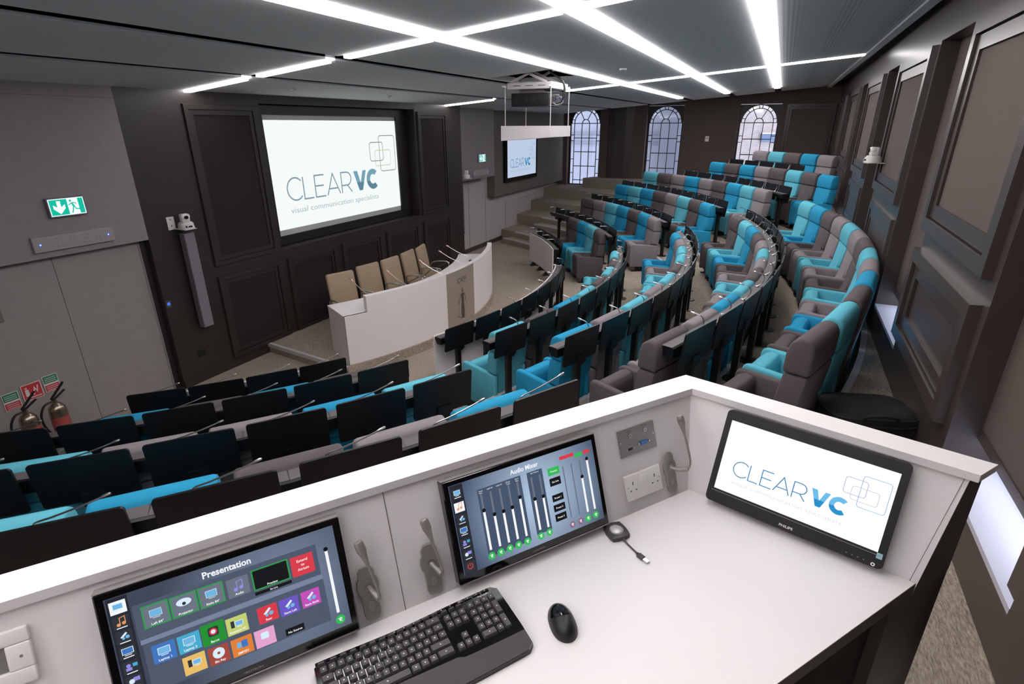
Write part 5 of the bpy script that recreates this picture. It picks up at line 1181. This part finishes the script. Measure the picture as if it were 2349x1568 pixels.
for x in (-0.24, 0.32):
    b = MB()
    for sg in (1, -1):
        a0 = Vector((x, sg*0.30, 0.33)); a1 = Vector((x, -sg*0.30, 0.58)); dd = (a1-a0).normalized(); nn = Vector((0, -dd.z, dd.y))*0.018
        b.hexa([tuple(a0-nn+Vector((sg*0.01-0.008, 0, 0))), tuple(a0-nn+Vector((sg*0.01+0.008, 0, 0))), tuple(a1-nn+Vector((sg*0.01+0.008, 0, 0))), tuple(a1-nn+Vector((sg*0.01-0.008, 0, 0))), tuple(a0+nn+Vector((sg*0.01-0.008, 0, 0))), tuple(a0+nn+Vector((sg*0.01+0.008, 0, 0))), tuple(a1+nn+Vector((sg*0.01+0.008, 0, 0))), tuple(a1+nn+Vector((sg*0.01-0.008, 0, 0)))], PTZW)
    b.build('scissor_arm', o, smooth=False)
b = MB()
b.tube(bend((0.0, -0.32, 0.05), [(0.05, -0.42, 0.08), (0.08, -0.46, 0.22), (0.08, -0.42, 0.36), (0.05, -0.25, 0.48), (0.05, -0.18, 0.58)]), 0.016, BLACKP, n=8)
b.tube(bend((0.1, -0.32, 0.12), [(0.12, -0.40, 0.14), (0.12, -0.42, 0.06), (0.02, -0.36, 0.03), (-0.05, -0.32, 0.06)]), 0.008, SILVER, n=6)
b.tube(bend((0.15, -0.31, 0.10), [(0.16, -0.36, 0.15), (0.12, -0.39, 0.10), (0.10, -0.32, 0.06)]), 0.008, mat('cable_violet', '6b63a8', 0.5), n=6)
b.build('cables', o)
# underside of the lift: white closing panel hung on four rods
o = thing('lift_panel', 'white slab panel hanging on four thin rods below the projector', 'hanging panel', T(8.07, 3.13, 3.39))
b = MB(); x0, x1, y0, y1 = 0.0, 0.90, 0.0, 0.81
b.hexa([(x0, y0, -0.158), (x1, y0, -0.158), (x1, y1, -0.215), (x0, y1, -0.215), (x0, y0, 0), (x1, y0, 0), (x1, y1, 0), (x0, y1, 0)], WHITED); b.build('slab', o, smooth=False)
for x, y in ((0.05, 0.02), (0.05, 0.76), (0.84, 0.02), (0.84, 0.76)):
    b = MB(); b.tube([(x, y, 0.0), (x, y, 0.57)], 0.006, WPLAST, n=6); b.build('rod', o)
b = MB(); h0, h1, h2, h3 = HATCH; z = cz((h2+h3)/2)
for q in ((h0, h1, h2-0.02, h2), (h0, h1, h3, h3+0.02), (h0-0.02, h0, h2, h3), (h1, h1+0.02, h2, h3)): b.box(*q, z+0.03, z+0.36, DARK)
b.box(h0, h1, h2, h3, z+0.29, z+0.33, BLACKP); struct(b.build('trim_9', smooth=False))

# ------------------------------------------------------------------ fire point at the left wall, bag behind the console
def extinguisher(label, M):
    o = thing('fire_extinguisher', label, 'fire extinguisher', M, 'fire extinguishers by the left wall')
    b = MB(); b.lathe([(0.075, 0.0), (0.082, 0.012), (0.082, 0.40), (0.076, 0.445), (0.05, 0.48), (0.025, 0.495), (0.022, 0.52)], BRASS, None, 28); b.build('cylinder', o)
    b = MB(); b.lathe([(0.083, 0.16), (0.083, 0.34)], mat('extinguisher_label', '9c4a42', 0.5), None, 28); b.build('label', o)
    b = MB(); b.hexa([(-0.012, -0.02, 0.52), (0.012, -0.02, 0.52), (0.012, 0.15, 0.575), (-0.012, 0.15, 0.575), (-0.012, -0.02, 0.53), (0.012, -0.02, 0.53), (0.012, 0.15, 0.585), (-0.012, 0.15, 0.585)], BLACKP, RZ(-1.2)); b.hexa([(-0.012, -0.03, 0.54), (0.012, -0.03, 0.54), (0.012, 0.16, 0.66), (-0.012, 0.16, 0.66), (-0.012, -0.03, 0.555), (0.012, -0.03, 0.555), (0.012, 0.16, 0.672), (-0.012, 0.16, 0.672)], BLACKP, RZ(-1.2)); b.build('handle', o, smooth=False)
    b = MB(); b.tube(bend((-0.02, 0.0, 0.515), [(-0.10, 0, 0.50), (-0.155, 0, 0.40), (-0.15, 0, 0.26), (-0.10, 0.0, 0.14)]), 0.012, BLACKP, n=8); b.build('hose', o)
extinguisher('silver fire extinguisher with a black lever by the grey door, right of its pair', T(2.66, 6.72, 0.12))
extinguisher('silver fire extinguisher half cut by the left picture edge', T(2.40, 6.74, 0.12))
o = thing('extinguisher_stand', 'grey stand under the two fire extinguishers', 'stand', T(2.5, 6.74, 0)); b = MB(); b.rbox(-0.30, 0.30, -0.12, 0.12, 0, 0.12, 0.01, mat('stand_grey', '5c585a', 0.5)); b.build('tray', o)
def fsign(label, x, z, w, h, kind):
    o = thing('safety_sign', label, 'sign', WM(x, z, YF+0.115), 'fire safety signs'); b = MB(); b.rbox(0, w, 0, h, 0, 0.004, 0.001, SIGNW, seg=1); b.build('plate', o, smooth=False)
    b = MB()
    if kind == 'red':
        b.quad((0.008, 0.008, 0.0045), (w-0.008, 0.008, 0.0045), (w-0.008, h-0.008, 0.0045), (0.008, h-0.008, 0.0045), RED)
        b.rrect(0.03, 0.05, 0.065, 0.13, 0.005, 0.008, SIGNW); b.ribbon([(0.045, 0.13), (0.05, 0.15), (0.03, 0.145)], 0.008, 0.005, SIGNW)
        b.ribbon([(0.10, 0.05), (0.12, 0.13), (0.14, 0.08), (0.155, 0.15)], 0.014, 0.005, SIGNW); b.ribbon([(0.02, 0.028), (w-0.02, 0.028)], 0.01, 0.005, SIGNW)
    else:
        b.quad((0.006, h*0.52, 0.0045), (w-0.006, h*0.52, 0.0045), (w-0.006, h-0.006, 0.0045), (0.006, h-0.006, 0.0045), GREEN); b.quad((0.006, 0.006, 0.0045), (w-0.006, 0.006, 0.0045), (w-0.006, h*0.42, 0.0045), (0.006, h*0.42, 0.0045), RED)
        for k in range(3): b.ribbon([(0.02, h*(0.62+0.11*k)), (w-0.02, h*(0.62+0.11*k))], 0.006, 0.005, SIGNW); b.ribbon([(0.02, h*(0.10+0.11*k)), (w-0.02, h*(0.10+0.11*k))], 0.006, 0.005, SIGNW)
    b.build('print', o, smooth=False)
fsign('red square fire sign between the two green and red notices', 2.56, 0.58, 0.19, 0.19, 'red')
fsign('green and red notice behind the extinguisher lever', 2.77, 0.60, 0.15, 0.19, 'gr')
fsign('green and red notice cut by the left picture edge', 2.38, 0.55, 0.15, 0.19, 'gr')
# soft black case standing on the floor behind the console
BM_ = T(4.28, -0.86, FZ) @ RZ(math.radians(-72))
o = thing('carry_case', 'black soft carry case lying on the floor behind the control desk', 'case', BM_)
def blob(x0, x1, y0, y1, z0, z1, r, m_, puff=0.0):
    b = MB(); b.rbox(x0, x1, y0, y1, z0, z1, r, m_, seg=5); return b
b = MB(); b.rbox(-0.30, 0.30, -0.21, 0.21, 0.03, 0.14, 0.03, BAGM, seg=3); b.build('lower_shell', o)
b = MB(); bm = bmesh.new(); bmesh.ops.create_uvsphere(bm, u_segments=36, v_segments=18, radius=1)
for v in bm.verts:
    x, y, z = v.co; f = lambda t, p: math.copysign(abs(t)**p, t)
    v.co = (0.315*f(x, 0.45), 0.215*f(y, 0.5), 0.14+0.11*f(z, 0.7)+0.008*math.sin(9*x)*math.sin(7*y)*max(0, z))
b.bm(bm, BAGM); b.build('body', o, ang=80)
b = MB()
for zz, k in ((0.165, 1.01), (0.215, 0.965)): b.tube([(0.315*k*math.copysign(abs(math.cos(t))**0.45, math.cos(t)), 0.215*k*math.copysign(abs(math.sin(t))**0.5, math.sin(t)), zz) for t in [2*PI*i/40 for i in range(41)]], 0.005, mat('zip_black', '2a2728', 0.5), n=6)
b.build('zip', o)
b = MB(); b.tube(bend((-0.10, -0.19, 0.20), [(-0.10, -0.22, 0.24), (0.0, -0.225, 0.255), (0.10, -0.22, 0.24), (0.10, -0.19, 0.20)]), 0.012, BAGM, n=8); b.build('handle', o)
b = MB(); b.rbox(-0.29, 0.29, -0.2, 0.2, 0.0, 0.03, 0.008, mat('case_trim_grey', '6f6a6c', 0.4, metal=0.3)); b.build('base_frame', o)
